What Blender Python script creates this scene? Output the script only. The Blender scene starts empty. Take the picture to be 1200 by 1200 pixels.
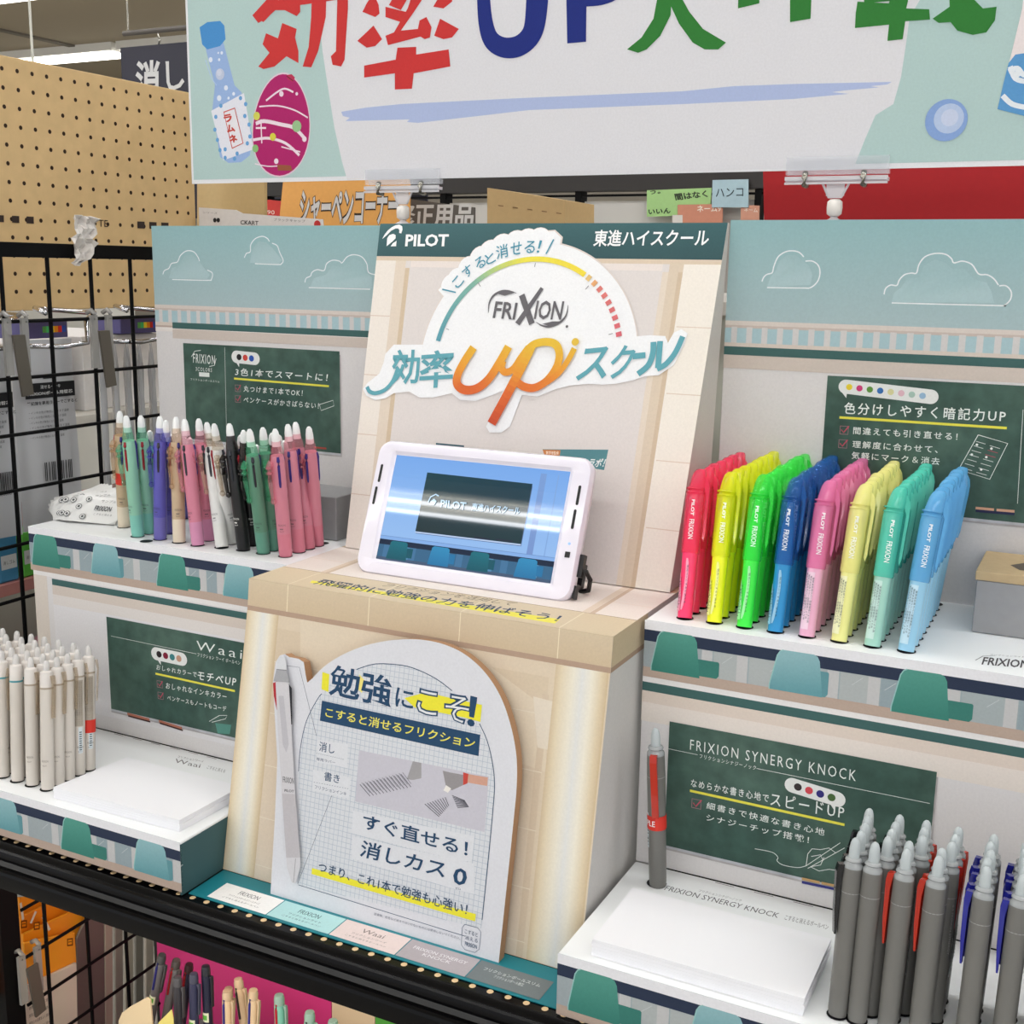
import bpy, bmesh, math, random
from mathutils import Vector, Matrix
random.seed(7)
SC = bpy.context.scene
COL = SC.collection
PI = math.pi
LIFT = 1.268            # height of the fixture shelf; everything is drawn around z=0 and lifted at the end

# ------------------------------------------------------------------ camera (from the vanishing points of the photograph)
_c = Vector((600, 600)); _vx = Vector((-2250, 270)); _vy = Vector((1320, 328))
F = math.sqrt(-((_vx - _c).dot(_vy - _c)))
_dx = -Vector((_vx.x - 600, _vx.y - 600, F)).normalized()
_dy = Vector((_vy.x - 600, _vy.y - 600, F)).normalized()
_dz = _dx.cross(_dy).normalized()
if _dz.y > 0: _dz = -_dz
def ray(px, py):
    c = Vector((px - 600, py - 600, F))
    return Vector((_dx.dot(c), _dy.dot(c), _dz.dot(c)))
EYE = -ray(756, 726) / F * 0.99
cam = bpy.data.cameras.new('camera'); camo = bpy.data.objects.new('camera', cam); COL.objects.link(camo)
_r = Vector((_dx.x, _dy.x, _dz.x)); _u = -Vector((_dx.y, _dy.y, _dz.y)); _b = -Vector((_dx.z, _dy.z, _dz.z))
camo.matrix_world = Matrix(((_r.x, _u.x, _b.x, EYE.x), (_r.y, _u.y, _b.y, EYE.y), (_r.z, _u.z, _b.z, EYE.z), (0, 0, 0, 1)))
cam.sensor_width = 36; cam.lens = F / 1200 * 36; cam.clip_start = 0.02; cam.clip_end = 60
SC.camera = camo

# ------------------------------------------------------------------ light: shop ceiling lamps and a soft ambient
SC.view_settings.view_transform = 'Standard'; SC.view_settings.look = 'None'
SC.view_settings.gamma = 1; SC.view_settings.use_curve_mapping = False
SC.view_settings.exposure = 0.14
w = bpy.data.worlds.new('shop_ambient'); SC.world = w; w.use_nodes = True
w.node_tree.nodes['Background'].inputs[0].default_value = (0.96, 0.985, 1.03, 1)
w.node_tree.nodes['Background'].inputs[1].default_value = 0.80
LAMP_W = 3.7
def area(name, loc, sx, sy, power, col=(0.955, 0.985, 1.04), rot=(0, 0, 0)):
    l = bpy.data.lights.new(name, 'AREA'); l.shape = 'RECTANGLE'; l.size = sx; l.size_y = sy; l.energy = power; l.color = col
    o = bpy.data.objects.new(name, l); o.location = loc; o.rotation_euler = rot; COL.objects.link(o); return o
LAMPS = [-3.8, -2.5, -1.2, 0.1, 1.35, 2.6, 3.56, 5.0]      # rows of strip lamps across the shop (y)
CEIL = 1.62
for y in LAMPS:
    for dy in (-0.04, 0.04):
        for xc in (-6.1, -3.66, -1.22, 1.22, 3.66):
            if xc > 3 and y > 0: continue
            area('lamp_light', (xc - 0.5, y + dy, CEIL - 0.084), 2.32, 0.028, LAMP_W)

# ------------------------------------------------------------------ helpers
def lin(c):
    if isinstance(c, str):
        c = tuple(int(c[i:i + 2], 16) for i in (0, 2, 4))
    return tuple((v / 255 / 12.92 if v / 255 <= 0.04045 else ((v / 255 + 0.055) / 1.055) ** 2.4) for v in c)
MATS = {}
def mat(name, col=(200, 200, 200), rough=0.5, metal=0, trans=0, emis=0, ior=1.45, bump=0, bscale=400, var=0, coat=0, alpha=1, sss=0):
    if name in MATS: return MATS[name]
    m = bpy.data.materials.new(name); m.use_nodes = True; nt = m.node_tree; b = nt.nodes['Principled BSDF']
    c = lin(col)
    b.inputs['Base Color'].default_value = (*c, 1); b.inputs['Roughness'].default_value = rough
    b.inputs['Metallic'].default_value = metal; b.inputs['Transmission Weight'].default_value = trans
    b.inputs['IOR'].default_value = ior; b.inputs['Coat Weight'].default_value = coat; b.inputs['Alpha'].default_value = alpha
    if sss: b.inputs['Subsurface Weight'].default_value = sss; b.inputs['Subsurface Radius'].default_value = (0.003, 0.003, 0.003)
    if emis:
        b.inputs['Emission Color'].default_value = (*c, 1); b.inputs['Emission Strength'].default_value = emis
    tc = nt.nodes.new('ShaderNodeTexCoord')
    if var:
        n = nt.nodes.new('ShaderNodeTexNoise'); n.inputs['Scale'].default_value = bscale * 0.35; n.inputs['Detail'].default_value = 4
        nt.links.new(tc.outputs['Object'], n.inputs['Vector'])
        r = nt.nodes.new('ShaderNodeValToRGB')
        r.color_ramp.elements[0].position = 0.3; r.color_ramp.elements[1].position = 0.7
        r.color_ramp.elements[0].color = (*[max(0, v * (1 - var)) for v in c], 1); r.color_ramp.elements[1].color = (*[min(1, v * (1 + var)) for v in c], 1)
        nt.links.new(n.outputs['Fac'], r.inputs['Fac']); nt.links.new(r.outputs['Color'], b.inputs['Base Color'])
    if bump:
        n2 = nt.nodes.new('ShaderNodeTexNoise'); n2.inputs['Scale'].default_value = bscale
        nt.links.new(tc.outputs['Object'], n2.inputs['Vector'])
        bp = nt.nodes.new('ShaderNodeBump'); bp.inputs['Strength'].default_value = bump; bp.inputs['Distance'].default_value = 0.0005
        nt.links.new(n2.outputs['Fac'], bp.inputs['Height']); nt.links.new(bp.outputs['Normal'], b.inputs['Normal'])
    MATS[name] = m; return m
def ink_mat(name, rough=0.55, emis=0, chalk=0):
    """printed paper: colour from the mesh's colour attribute with a fine grain"""
    m = bpy.data.materials.new(name); m.use_nodes = True; nt = m.node_tree; b = nt.nodes['Principled BSDF']
    a = nt.nodes.new('ShaderNodeAttribute'); a.attribute_name = 'Ink'
    tc = nt.nodes.new('ShaderNodeTexCoord'); n = nt.nodes.new('ShaderNodeTexNoise')
    n.inputs['Scale'].default_value = 60 if chalk else 500; n.inputs['Detail'].default_value = 6
    nt.links.new(tc.outputs['Object'], n.inputs['Vector'])
    mr = nt.nodes.new('ShaderNodeMapRange'); mr.inputs['From Min'].default_value = 0.3; mr.inputs['From Max'].default_value = 0.7
    k = 0.22 if chalk else 0.03
    mr.inputs['To Min'].default_value = 1 - k; mr.inputs['To Max'].default_value = 1 + k
    nt.links.new(n.outputs['Fac'], mr.inputs['Value'])
    mx = nt.nodes.new('ShaderNodeVectorMath'); mx.operation = 'SCALE'
    nt.links.new(a.outputs['Color'], mx.inputs[0]); nt.links.new(mr.outputs[0], mx.inputs['Scale'])
    nt.links.new(mx.outputs[0], b.inputs['Base Color']); b.inputs['Roughness'].default_value = rough; b.inputs['Specular IOR Level'].default_value = 0.5 if emis else 0.18
    if emis:
        b.inputs['Base Color'].default_value = (0.01, 0.01, 0.01, 1)
        for l in list(b.inputs['Base Color'].links): nt.links.remove(l)
        nt.links.new(a.outputs['Color'], b.inputs['Emission Color']); b.inputs['Emission Strength'].default_value = emis
    return m
INK = ink_mat('printed_card'); BOARD = ink_mat('printed_chalkboard', 0.6, chalk=1)
SCREEN = ink_mat('lit_screen', 0.025, emis=0.9)

WORLD = {}
def empty(name, loc=(0, 0, 0), M=None):
    o = bpy.data.objects.new(name, None); COL.objects.link(o); o.empty_display_size = 0.02
    m = M if M is not None else Matrix.Translation(Vector(loc))
    o.matrix_world = m; WORLD[o.name] = m.copy(); return o
def tag(o, label=None, cat=None, group=None, kind=None):
    if label: o['label'] = label
    if cat: o['category'] = cat
    if group: o['group'] = group
    if kind: o['kind'] = kind
    return o
def thing(name, label, cat, loc=(0, 0, 0), group=None, M=None):
    return tag(empty(name, loc, M), label, cat, group)
def mesh(name, vs, fs, m, parent=None, cols=None, smooth=False, local=False, loc=None, mi=None):
    """vs in the drawing frame unless local; stored relative to the parent (or to loc)"""
    if parent is not None:
        M = WORLD[parent.name]; base = M
    else:
        base = Matrix.Translation(Vector(loc)) if loc is not None else Matrix.Identity(4)
    if not local:
        inv = base.inverted(); vs = [inv @ Vector(v) for v in vs]
    me = bpy.data.meshes.new(name); me.from_pydata([tuple(v) for v in vs], [], fs)
    mats = m if isinstance(m, (list, tuple)) else [m]
    for q in mats: me.materials.append(q)
    if mi: me.polygons.foreach_set('material_index', mi)
    if cols is not None:
        at = me.color_attributes.new('Ink', 'FLOAT_COLOR', 'CORNER'); buf = []
        for p in me.polygons:
            c = cols[p.index]
            for j in range(p.loop_total):
                cc = c[j] if isinstance(c, list) else c
                buf.extend((cc[0], cc[1], cc[2], 1))
        at.data.foreach_set('color', buf)
    if smooth: me.polygons.foreach_set('use_smooth', [True] * len(me.polygons))
    me.update()
    o = bpy.data.objects.new(name, me); COL.objects.link(o)
    if parent is not None: o.parent = parent; WORLD[o.name] = WORLD[parent.name]
    else: o.matrix_world = base; WORLD[o.name] = base
    return o
class MB:
    """collects shapes into one mesh"""
    def __init__(s): s.v = []; s.f = []; s.mi = []
    def add(s, vs, fs, k=0):
        n = len(s.v); s.v += [Vector(v) for v in vs]; s.f += [tuple(i + n for i in f) for f in fs]; s.mi += [k] * len(fs); return s
    def box(s, a, b, k=0):
        x0, y0, z0 = a; x1, y1, z1 = b
        return s.add([(x0, y0, z0), (x1, y0, z0), (x1, y1, z0), (x0, y1, z0), (x0, y0, z1), (x1, y0, z1), (x1, y1, z1), (x0, y1, z1)],
                     [(0, 3, 2, 1), (4, 5, 6, 7), (0, 1, 5, 4), (1, 2, 6, 5), (2, 3, 7, 6), (3, 0, 4, 7)], k)
    def prism(s, pts, d, k=0):
        """pts: 3-D outline (front), d: extrusion vector"""
        n = len(pts); d = Vector(d); a = [Vector(p) for p in pts]
        return s.add(a + [p + d for p in a], [tuple(range(n)), tuple(reversed(range(n, 2 * n)))] + [(i, i + n, (i + 1) % n + n, (i + 1) % n) for i in range(n)], k)
    def lathe(s, prof, n=16, c=(0, 0, 0), k=0, sx=1, sy=1, axis='z'):
        cx, cy, cz = c; vs = []; fs = []
        for r, z in prof:
            for i in range(n):
                a = 2 * PI * i / n; p = (r * math.cos(a) * sx, r * math.sin(a) * sy, z)
                if axis == 'y': p = (p[0], -p[2], p[1])
                if axis == 'x': p = (p[2], p[0], p[1])
                vs.append((cx + p[0], cy + p[1], cz + p[2]))
        for j in range(len(prof) - 1):
            for i in range(n):
                i2 = (i + 1) % n; fs.append((j * n + i, j * n + i2, (j + 1) * n + i2, (j + 1) * n + i))
        fs.append(tuple(reversed(range(n)))); fs.append(tuple(range((len(prof) - 1) * n, len(prof) * n)))
        return s.add(vs, fs, k)
    def tube(s, path, r, n=8, k=0, flat=1.0):
        P = [Vector(p) for p in path]; vs = []; fs = []
        for i, p in enumerate(P):
            t = (P[min(i + 1, len(P) - 1)] - P[max(i - 1, 0)]).normalized()
            a = t.cross(Vector((0, 0, 1)))
            if a.length < 0.05: a = t.cross(Vector((0, 1, 0)))
            a.normalize(); b = t.cross(a)
            rr = r[i] if isinstance(r, (list, tuple)) else r
            for j in range(n):
                q = 2 * PI * j / n; vs.append(p + a * rr * math.cos(q) + b * rr * flat * math.sin(q))
        for i in range(len(P) - 1):
            for j in range(n):
                j2 = (j + 1) % n; fs.append((i * n + j, i * n + j2, (i + 1) * n + j2, (i + 1) * n + j))
        fs.append(tuple(reversed(range(n)))); fs.append(tuple(range((len(P) - 1) * n, len(P) * n)))
        return s.add(vs, fs, k)
    def build(s, name, m, parent=None, smooth=False, local=False, loc=None):
        return mesh(name, s.v, s.f, m, parent, smooth=smooth, local=local, loc=loc, mi=s.mi if isinstance(m, (list, tuple)) else None)
def bevel(o, wdt=0.001, seg=2, ang=35):
    b = o.modifiers.new('soft_edge', 'BEVEL'); b.width = wdt; b.segments = seg; b.limit_method = 'ANGLE'; b.angle_limit = math.radians(ang)
    return o
def autosmooth(o, ang=35):
    me = o.data; bm = bmesh.new(); bm.from_mesh(me)
    for f in bm.faces: f.smooth = True
    for e in bm.edges:
        if len(e.link_faces) == 2 and e.calc_face_angle(0) > math.radians(ang): e.smooth = False
    bm.to_mesh(me); bm.free(); return o

class Plane:
    def __init__(s, O, u, v):
        s.O = Vector(O); s.u = Vector(u).normalized(); s.v = Vector(v).normalized(); s.n = s.u.cross(s.v).normalized()
    def px(s, x, y):
        r = ray(x, y); t = (s.O - EYE).dot(s.n) / r.dot(s.n); h = EYE + r * t - s.O
        return Vector((h.dot(s.u), h.dot(s.v)))
    def at(s, p, off=0): return s.O + s.u * p[0] + s.v * p[1] + s.n * off
    def w(s, x, y, off=0): return s.at(s.px(x, y), off)
def FR(Y): return Plane((0, Y, 0), (1, 0, 0), (0, 0, 1))
def TP(Z): return Plane((0, 0, Z), (1, 0, 0), (0, 1, 0))
def SD(X): return Plane((X, 0, 0), (0, 1, 0), (0, 0, 1))

_fonts = {}
def glyphs(body, bold=0.0, sp=1.0):
    k = (body, bold, sp)
    if k in _fonts: return _fonts[k]
    c = bpy.data.curves.new('f', 'FONT'); c.body = body; c.resolution_u = 2; c.offset = bold; c.fill_mode = 'FRONT'; c.space_character = sp
    o = bpy.data.objects.new('f', c); COL.objects.link(o)
    dg = bpy.context.evaluated_depsgraph_get()
    me = bpy.data.meshes.new_from_object(o.evaluated_get(dg), depsgraph=dg)
    vs = [(v.co.x, v.co.y) for v in me.vertices]; fs = [tuple(p.vertices) for p in me.polygons]
    bpy.data.objects.remove(o); bpy.data.curves.remove(c); bpy.data.meshes.remove(me)
    xs = [v[0] for v in vs] or [0, 1]; ys = [v[1] for v in vs] or [0, 1]
    r = (vs, fs, min(xs), max(xs), min(ys), max(ys)); _fonts[k] = r; return r
def smooth_path(pts, n=6):
    pts = [Vector(p) for p in pts]; out = []
    for i in range(len(pts) - 1):
        p0 = pts[max(i - 1, 0)]; p1 = pts[i]; p2 = pts[i + 1]; p3 = pts[min(i + 2, len(pts) - 1)]
        for j in range(n):
            t = j / n
            out.append(0.5 * ((2 * p1) + (p2 - p0) * t + (2 * p0 - 5 * p1 + 4 * p2 - p3) * t * t + (3 * p1 - p0 - 3 * p2 + p3) * t ** 3))
    out.append(pts[-1]); return out
class Print:
    """flat printing on a plane; every call lies a hair above the one before"""
    def __init__(s, pl, off=0.00015, step=0.000005): s.pl = pl; s.off = off; s.step = step; s.v = []; s.f = []; s.c = []
    def _add(s, pts, faces, cols, off=None):
        n = len(s.v); o = s.off if off is None else off
        s.v += [s.pl.at(p, o) for p in pts]; s.f += [tuple(i + n for i in f) for f in faces]; s.c += cols
        s.off += s.step; return s
    def P(s, x, y): return s.pl.px(x, y)
    def uv(s, pts, col, grad=None):
        """polygon in plane metres; grad: per-vertex colours"""
        pts = [Vector(p) for p in pts]
        ar = sum(pts[i].x * pts[(i + 1) % len(pts)].y - pts[(i + 1) % len(pts)].x * pts[i].y for i in range(len(pts)))
        if ar < 0: pts = pts[::-1]; grad = grad[::-1] if grad else None
        cc = [lin(g) for g in grad] if grad else lin(col)
        return s._add(pts, [tuple(range(len(pts)))], [cc])
    def px(s, pts, col, grad=None): return s.uv([s.P(*p) for p in pts], col, grad)
    def rect(s, x0, y0, x1, y1, col): return s.uv([(x0, y0), (x1, y0), (x1, y1), (x0, y1)], col)
    def vgrad(s, x0, y0, x1, y1, cb, ct): return s.uv([(x0, y0), (x1, y0), (x1, y1), (x0, y1)], cb, [cb, cb, ct, ct])
    def hgrad(s, x0, y0, x1, y1, cl, cr): return s.uv([(x0, y0), (x1, y0), (x1, y1), (x0, y1)], cl, [cl, cr, cr, cl])
    def disc(s, c, r, col, n=24, ry=None):
        ry = ry or r; return s.uv([(c[0] + r * math.cos(2 * PI * i / n), c[1] + ry * math.sin(2 * PI * i / n)) for i in range(n)], col)
    def stroke(s, pts, wd, col, px=True, smooth=0, fn=None, taper=None):
        if px: pts = [s.P(*p) for p in pts]
        pts = [Vector(p) for p in pts]
        if smooth: pts = smooth_path(pts, smooth)
        L = []; n = len(pts); base = len(s.v); fs = []; cs = []
        for i, p in enumerate(pts):
            t = pts[min(i + 1, n - 1)] - pts[max(i - 1, 0)]
            if t.length < 1e-9: t = Vector((1, 0))
            t.normalize(); q = Vector((-t.y, t.x)) * wd / 2
            if taper: q *= taper(i / (n - 1))
            L += [p + q, p - q]
        for i in range(n - 1):
            fs.append((2 * i, 2 * i + 1, 2 * i + 3, 2 * i + 2))
            cs.append(lin(fn(i / max(1, n - 2), pts[i])) if fn else lin(col))
        return s._add(L, fs, cs)
    def text(s, body, bl, br, tl, col, bold=0.0, px=True, fn=None):
        vs, fs, x0, x1, y0, y1 = glyphs(body, bold, 1.28 if col is CH else 1.0)
        A, B, T = (s.P(*bl), s.P(*br), s.P(*tl)) if px else (Vector(bl), Vector(br), Vector(tl))
        e = (B - A) / (x1 - x0); g = (T - A) / (y1 - y0)
        pts = [A + e * (x - x0) + g * (y - y0) for x, y in vs]
        if fn: cc = [[lin(fn((vs[i][1] - y0) / (y1 - y0))) for i in f] for f in fs]
        else: cc = [lin(col)] * len(fs)
        return s._add(pts, fs, cc)
    def build(s, name, parent=None, m=None, label=None):
        o = mesh(name, s.v, s.f, m or INK, parent, cols=s.c)
        if label: o['label'] = label
        return o
def colbox(name, a, b, col, parent, m=None, bev=0.0006):
    x = MB().box(a, b); o = mesh(name, x.v, x.f, m or INK, parent, cols=[lin(col)] * 6)
    if bev: bevel(o, bev, 1)
    return o
ORD = ['first', 'second', 'third', 'fourth', 'fifth', 'sixth', 'seventh', 'eighth', 'ninth', 'tenth']

# ================================================================== THE ROOM
GREY = mat('ceiling_paint', (166, 156, 136), 0.9, bump=0.2, bscale=40)
def struct(name, mb, m, **k): return tag(mb.build(name, m, **k), kind='structure')
struct('floor', MB().box((-10, -5, -1.288), (6, 9, -1.268)), mat('floor_vinyl', (178, 172, 162), 0.35, var=0.06, bscale=8))
struct('ceiling', MB().box((-10, -5, CEIL), (6, 9, CEIL + 0.04)), GREY)
struct('wall_back', MB().box((-10, 8.9, -1.268), (6, 9, CEIL)), mat('wall_paint', (186, 180, 168), 0.8, bump=0.1, bscale=60))
struct('wall_left', MB().box((-10, -5, -1.268), (-9.9, 8.9, CEIL)), mat('wall_paint'))
struct('trim_1', MB().box((-5.75, -5, CEIL - 0.012), (-5.70, 8.9, CEIL - 0.001)), mat('ceiling_joint', (120, 114, 104), 0.9))
LAMPM = mat('lamp_tube_glow', (255, 250, 240), 0.4, emis=5.0); FIX = mat('lamp_housing', (235, 235, 232), 0.5)
def lamp(x, y, L, label):
    t = thing('ceiling_lamp', label, 'lamp', (x, y, CEIL), 'strip lamps on the shop ceiling')
    MB().box((x - L / 2, y - 0.08, CEIL - 0.05), (x + L / 2, y + 0.08, CEIL - 0.001)).build('lamp_housing', FIX, t)
    for dy in (-0.04, 0.04):
        MB().lathe([(0.014, -L / 2 + 0.02), (0.014, L / 2 - 0.02)], 10, (x, y + dy, CEIL - 0.066), axis='x').build('lamp_tube', LAMPM, t)
_o = ['first', 'second', 'third', 'fourth', 'fifth', 'sixth', 'seventh', 'eighth']
for j, y in enumerate(reversed(LAMPS)):
    for i, xc in enumerate((-6.1, -3.66, -1.22, 1.22, 3.66)):
        if xc > 3 and y > 0: continue
        lamp(xc - 0.5, y, 2.4, 'ceiling strip lamp, %s from left in the %s row from the back wall' % (_o[i], _o[j]))

# ================================================================== THE PEN DISPLAY (three card units)
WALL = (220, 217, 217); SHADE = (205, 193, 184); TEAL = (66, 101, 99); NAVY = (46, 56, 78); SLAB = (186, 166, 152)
CARDB = mat('kraft_card', (176, 138, 100), 0.7, var=0.05)

def cloud(p, pts, inner):
    p.px(inner, 0, grad=[(172, 198, 202) if y > sum(q[1] for q in inner) / len(inner) else (160, 190, 194) for x, y in inner])
    for s in pts: p.stroke(s, 0.0011, (232, 236, 238), smooth=5)
def sky_panel(name, parent, x0, x1, Y, zt, zb, tall):
    """printed upper wall: sky, railing, teal stripe, cream wall"""
    b = colbox(name, (x0, Y, zb), (x1, Y + 0.003, zt), WALL, parent)
    p = Print(FR(Y))
    p.vgrad(x0, zt - 0.092, x1, zt, (168, 189, 193), (146, 184, 188))
    p.rect(x0, zt - 0.094, x1, zt - 0.090, (214, 204, 197)); p.rect(x0, zt - 0.0965, x1, zt - 0.094, (198, 184, 176))
    p.rect(x0, zt - 0.110, x1, zt - 0.0965, (168, 196, 203))
    x = x0 + 0.006
    while x < x1 - 0.006:
        p.rect(x, zt - 0.110, x + 0.0055, zt - 0.0955, (208, 205, 204)); x += 0.0142
    p.rect(x0, zt - 0.114, x1, zt - 0.110, (212, 200, 190)); p.rect(x0, zt - 0.116, x1, zt - 0.114, (186, 168, 158))
    p.rect(x0, zt - 0.121, x1, zt - 0.116, (228, 222, 218))
    return b, p
def lerp3(a, b, t): return tuple(x + (y - x) * t for x, y in zip(a, b))
def chairs_lip(parent, pl, x0, x1, ztop, zlow, centres, hide=0):
    """printed classroom strip on a tray lip. pl: plane of the lip; v=0 at the tray top"""
    p = Print(pl)
    p.rect(x0, zlow, x1, ztop, (158, 172, 176))
    rnd = random.Random(int(abs(x0) * 1000))
    x = x0
    while x < x1:
        wd = rnd.uniform(0.012, 0.03); c = rnd.choice([(150, 165, 171), (166, 176, 178), (176, 182, 182), (160, 170, 174)])
        p.rect(x, zlow, min(x + wd, x1), ztop - 0.018, c); x += wd
        p.stroke([(x - 0.004, ztop - 0.02), (x - 0.012, ztop - 0.027)], 0.0004, (198, 204, 204), px=False)
        p.rect(min(x, x1 - 0.009), zlow, min(x + 0.009, x1), ztop - 0.018, (196, 196, 196)); x += 0.01
    p.rect(x0, ztop - 0.0177, x1, ztop - 0.008, NAVY); p.rect(x0, ztop - 0.008, x1, ztop, (234, 234, 238))
    p.rect(x0, zlow, x1, zlow + 0.0085, SLAB)
    b = 0.0085 + zlow - 0.001
    for i, (cx, kind) in enumerate(centres):
        ca, cb = ((84, 152, 138), (62, 130, 118)) if kind == 0 else ((142, 184, 190), (104, 158, 166))
        h = ztop - 0.0075; lo = b if kind else b - 0.0015
        q = cx + (0.0365 if kind == 0 else 0.0245)
        if x0 < cx and q < x1:
            t_ = ztop - (0.0265 if kind == 0 else 0.020)
            p.uv([(cx + 0.01, b + 0.0005), (q - 0.002, b + 0.0005), (q, b + 0.003), (q, t_ - 0.001), (q - 0.001, t_), (cx + 0.01, t_)], lerp3(cb, (60, 90, 90), 0.12))
        pts = [(-.0215, lo), (-.0215, lo + .004), (-.0165, h - .005), (-.0145, h - .0015), (-.012, h), (.012, h), (.0150, h - .0015), (.0168, h - .005), (.0200, lo + .004), (.0205, lo)]
        pts = [(min(max(cx + a, x0), x1), c) for a, c in pts]
        p.uv(pts, 0, grad=[cb, cb, ca, ca, ca, ca, ca, ca, cb, cb][:len(pts)])
        p.stroke([(pts[0][0], lo), (pts[1][0], lo + .004), (pts[2][0], h - .005), (pts[3][0], h - .0015), (pts[4][0], h)], 0.0009, (150, 196, 192), px=False)
    return p.build('chair_print', parent)
def chalkboard(parent, pl, x0, x1, z0, z1, name='chalkboard_print'):
    p = Print(pl, 0.0006)
    p.rect(x0 - 0.0, z0 - 0.0038, x1 + 0.0012, z1 - 0.004, (176, 172, 172))
    n = 10
    for i in range(n):
        for j in range(5):
            a = x0 + (x1 - x0) * i / n; b = x0 + (x1 - x0) * (i + 1) / n; c = z0 + (z1 - z0) * j / 5; d = z0 + (z1 - z0) * (j + 1) / 5
            def cc(x, z):
                k = 0.5 + 0.5 * math.sin(31 * x + 2) * math.cos(40 * z + 1); return (58 + 22 * k, 84 + 20 * k, 76 + 18 * k)
            p.uv([(a, c), (b, c), (b, d), (a, d)], 0, [cc(a, c), cc(b, c), cc(b, d), cc(a, d)]); p.off -= p.step
    p.off += p.step
    p.rect(x0, z0 - 0.0022, x1, z0, (188, 190, 196))
    o = p.build(name, parent, BOARD); o['label'] = 'green chalkboard printed on the card'
    return o, Print(pl, 0.0010)
CH = (232, 238, 234); YEL = (226, 222, 84); PINKC = (190, 84, 104)
def bubble(p, x0, y0, x1, y1, cols, h, tail=0.1):
    """speech bubble through two px end points"""
    A, B = p.P(x0, y0), p.P(x1, y1); d = (B - A); L = d.length; d.normalize(); q = Vector((-d.y, d.x)); r = h / 2
    pts = [A + d * r + Vector(d * math.cos(t) + q * math.sin(t)) * r for t in [PI / 2 + PI * i / 10 for i in range(11)]]
    pts += [B - d * r + Vector(d * math.cos(t) + q * math.sin(t)) * r for t in [-PI / 2 + PI * i / 10 for i in range(11)]]
    t0 = A + d * (L * tail)
    p.uv([t0 + q * (-r * 0.8) - d * 0.002, t0 + q * (-r * 1.6) + d * 0.003, t0 + q * (-r * 0.8) + d * 0.003], (228, 230, 228))
    p.uv(pts, (228, 230, 228))
    n = len(cols)
    m0 = 0.16 if n < 8 else 0.11; m1 = 0.80 if n < 8 else 0.85
    for i, c in enumerate(cols):
        if n == 3: t = 0.27 + 0.22 * i
        elif n == 4: t = 0.22 + 0.185 * i
        else: t = 0.11 + 0.105 * i
        p.disc(A + d * L * t, h * 0.25 if n < 8 else h * 0.22, c, 16)
def check(p, x, y, s, red=PINKC):
    c = p.P(x, y); r = s / 2
    sq = [c + Vector(k) * r for k in ((-1, -1), (1, -1), (1, 1), (-1, 1), (-1, -1))]
    p.stroke(sq, 0.0005, (170, 130, 140), px=False)
    p.stroke([c + Vector((-.7, .1)) * r, c + Vector((-.1, -.6)) * r, c + Vector((1.1, 1.1)) * r], 0.0011, red, px=False)

# ---------------------------------------------------- right unit
RU = thing('pen_display_unit', 'right-hand two-tier card display unit printed with a classroom, holding the highlighters', 'display', (0.0, 0, -0.268), 'card display units')
XR = 0.372
b, p = sky_panel('back_panel', RU, 0.0, XR, 0.185, 0.3295, -0.002, 1)
pl = p.pl
cl = [
 ([[(893, 330), (895, 325), (899, 321.5), (905, 319.5), (907, 312), (912, 301), (921, 295), (930, 294), (937, 296), (942, 301)], [(944, 306), (952, 306), (959, 311), (961, 320), (958, 330), (950, 337), (940, 337.5), (899, 337)]],
  [(899, 336), (903, 325), (909, 318), (913, 306), (922, 299), (932, 299), (940, 305), (948, 311), (952, 322), (950, 334)]),
 ([[(1036, 345), (1038, 338), (1044, 334), (1051, 334.5), (1054, 328), (1060, 322), (1068, 320), (1074, 320), (1077, 310), (1084, 301), (1096, 297), (1108, 298), (1115, 303), (1118, 308), (1128, 306), (1139, 310), (1147, 321), (1157, 322), (1165, 327), (1170, 334)], [(1171, 335), (1179, 335), (1185, 342), (1184, 351), (1177, 357.5), (1166, 358), (1045, 355)]],
  [(1045, 354), (1048, 343), (1056, 337), (1064, 326), (1077, 325), (1083, 311), (1096, 304), (1108, 308), (1116, 315), (1130, 315), (1142, 328), (1156, 331), (1162, 342), (1165, 355)])]
for s, inner in cl: cloud(p, s, inner)
p.rect(0, 0.2095 - 0.0012, XR, 0.2095 + 0.0065, TEAL)
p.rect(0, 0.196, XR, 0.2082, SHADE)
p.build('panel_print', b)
cb, p = chalkboard(b, pl, 0.0967, XR - 0.03, 0.0775, 0.1938)
bubble(p, 983, 452, 1100, 466, [(232, 208, 60), (206, 64, 122), (98, 148, 66), (58, 112, 178), (216, 212, 160), (222, 182, 194), (168, 196, 184), (150, 184, 212)], 0.0125, 0.06)
p.text('色分けしやすく暗記力UP', (989, 485), (1178, 495), (990, 471), CH, 0.012)
p.stroke([(984, 489), (1180, 501.5)], 0.0022, YEL)
check(p, 989.5, 504, 0.0072); check(p, 988, 520, 0.0072)
p.text('間違えても引き直せる！', (1000, 508.5), (1122, 516), (1000.5, 500), CH, 0.01)
p.text('理解度に合わせて、', (999, 524.5), (1099, 531), (999.5, 516), CH, 0.01)
p.text('気軽にマーク＆消去', (998, 537.5), (1101, 545), (998.5, 529), CH, 0.01)
p.stroke([(1146.5, 509.5), (1181, 519.5), (1160, 561.5), (1123.5, 550), (1146.5, 509.5)], 0.0006, CH)
for i in range(7):
    y = 517 + i * 5.2
    p.stroke([(1144 - i * 2.6, y), (1155 - i * 2.6, y + 3.2)], 0.0004, CH); p.stroke([(1160 - i * 2.6, y + 5), (1172 - i * 2.6, y + 8.5)], 0.0004, CH if i not in (1, 2) else PINKC)
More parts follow.
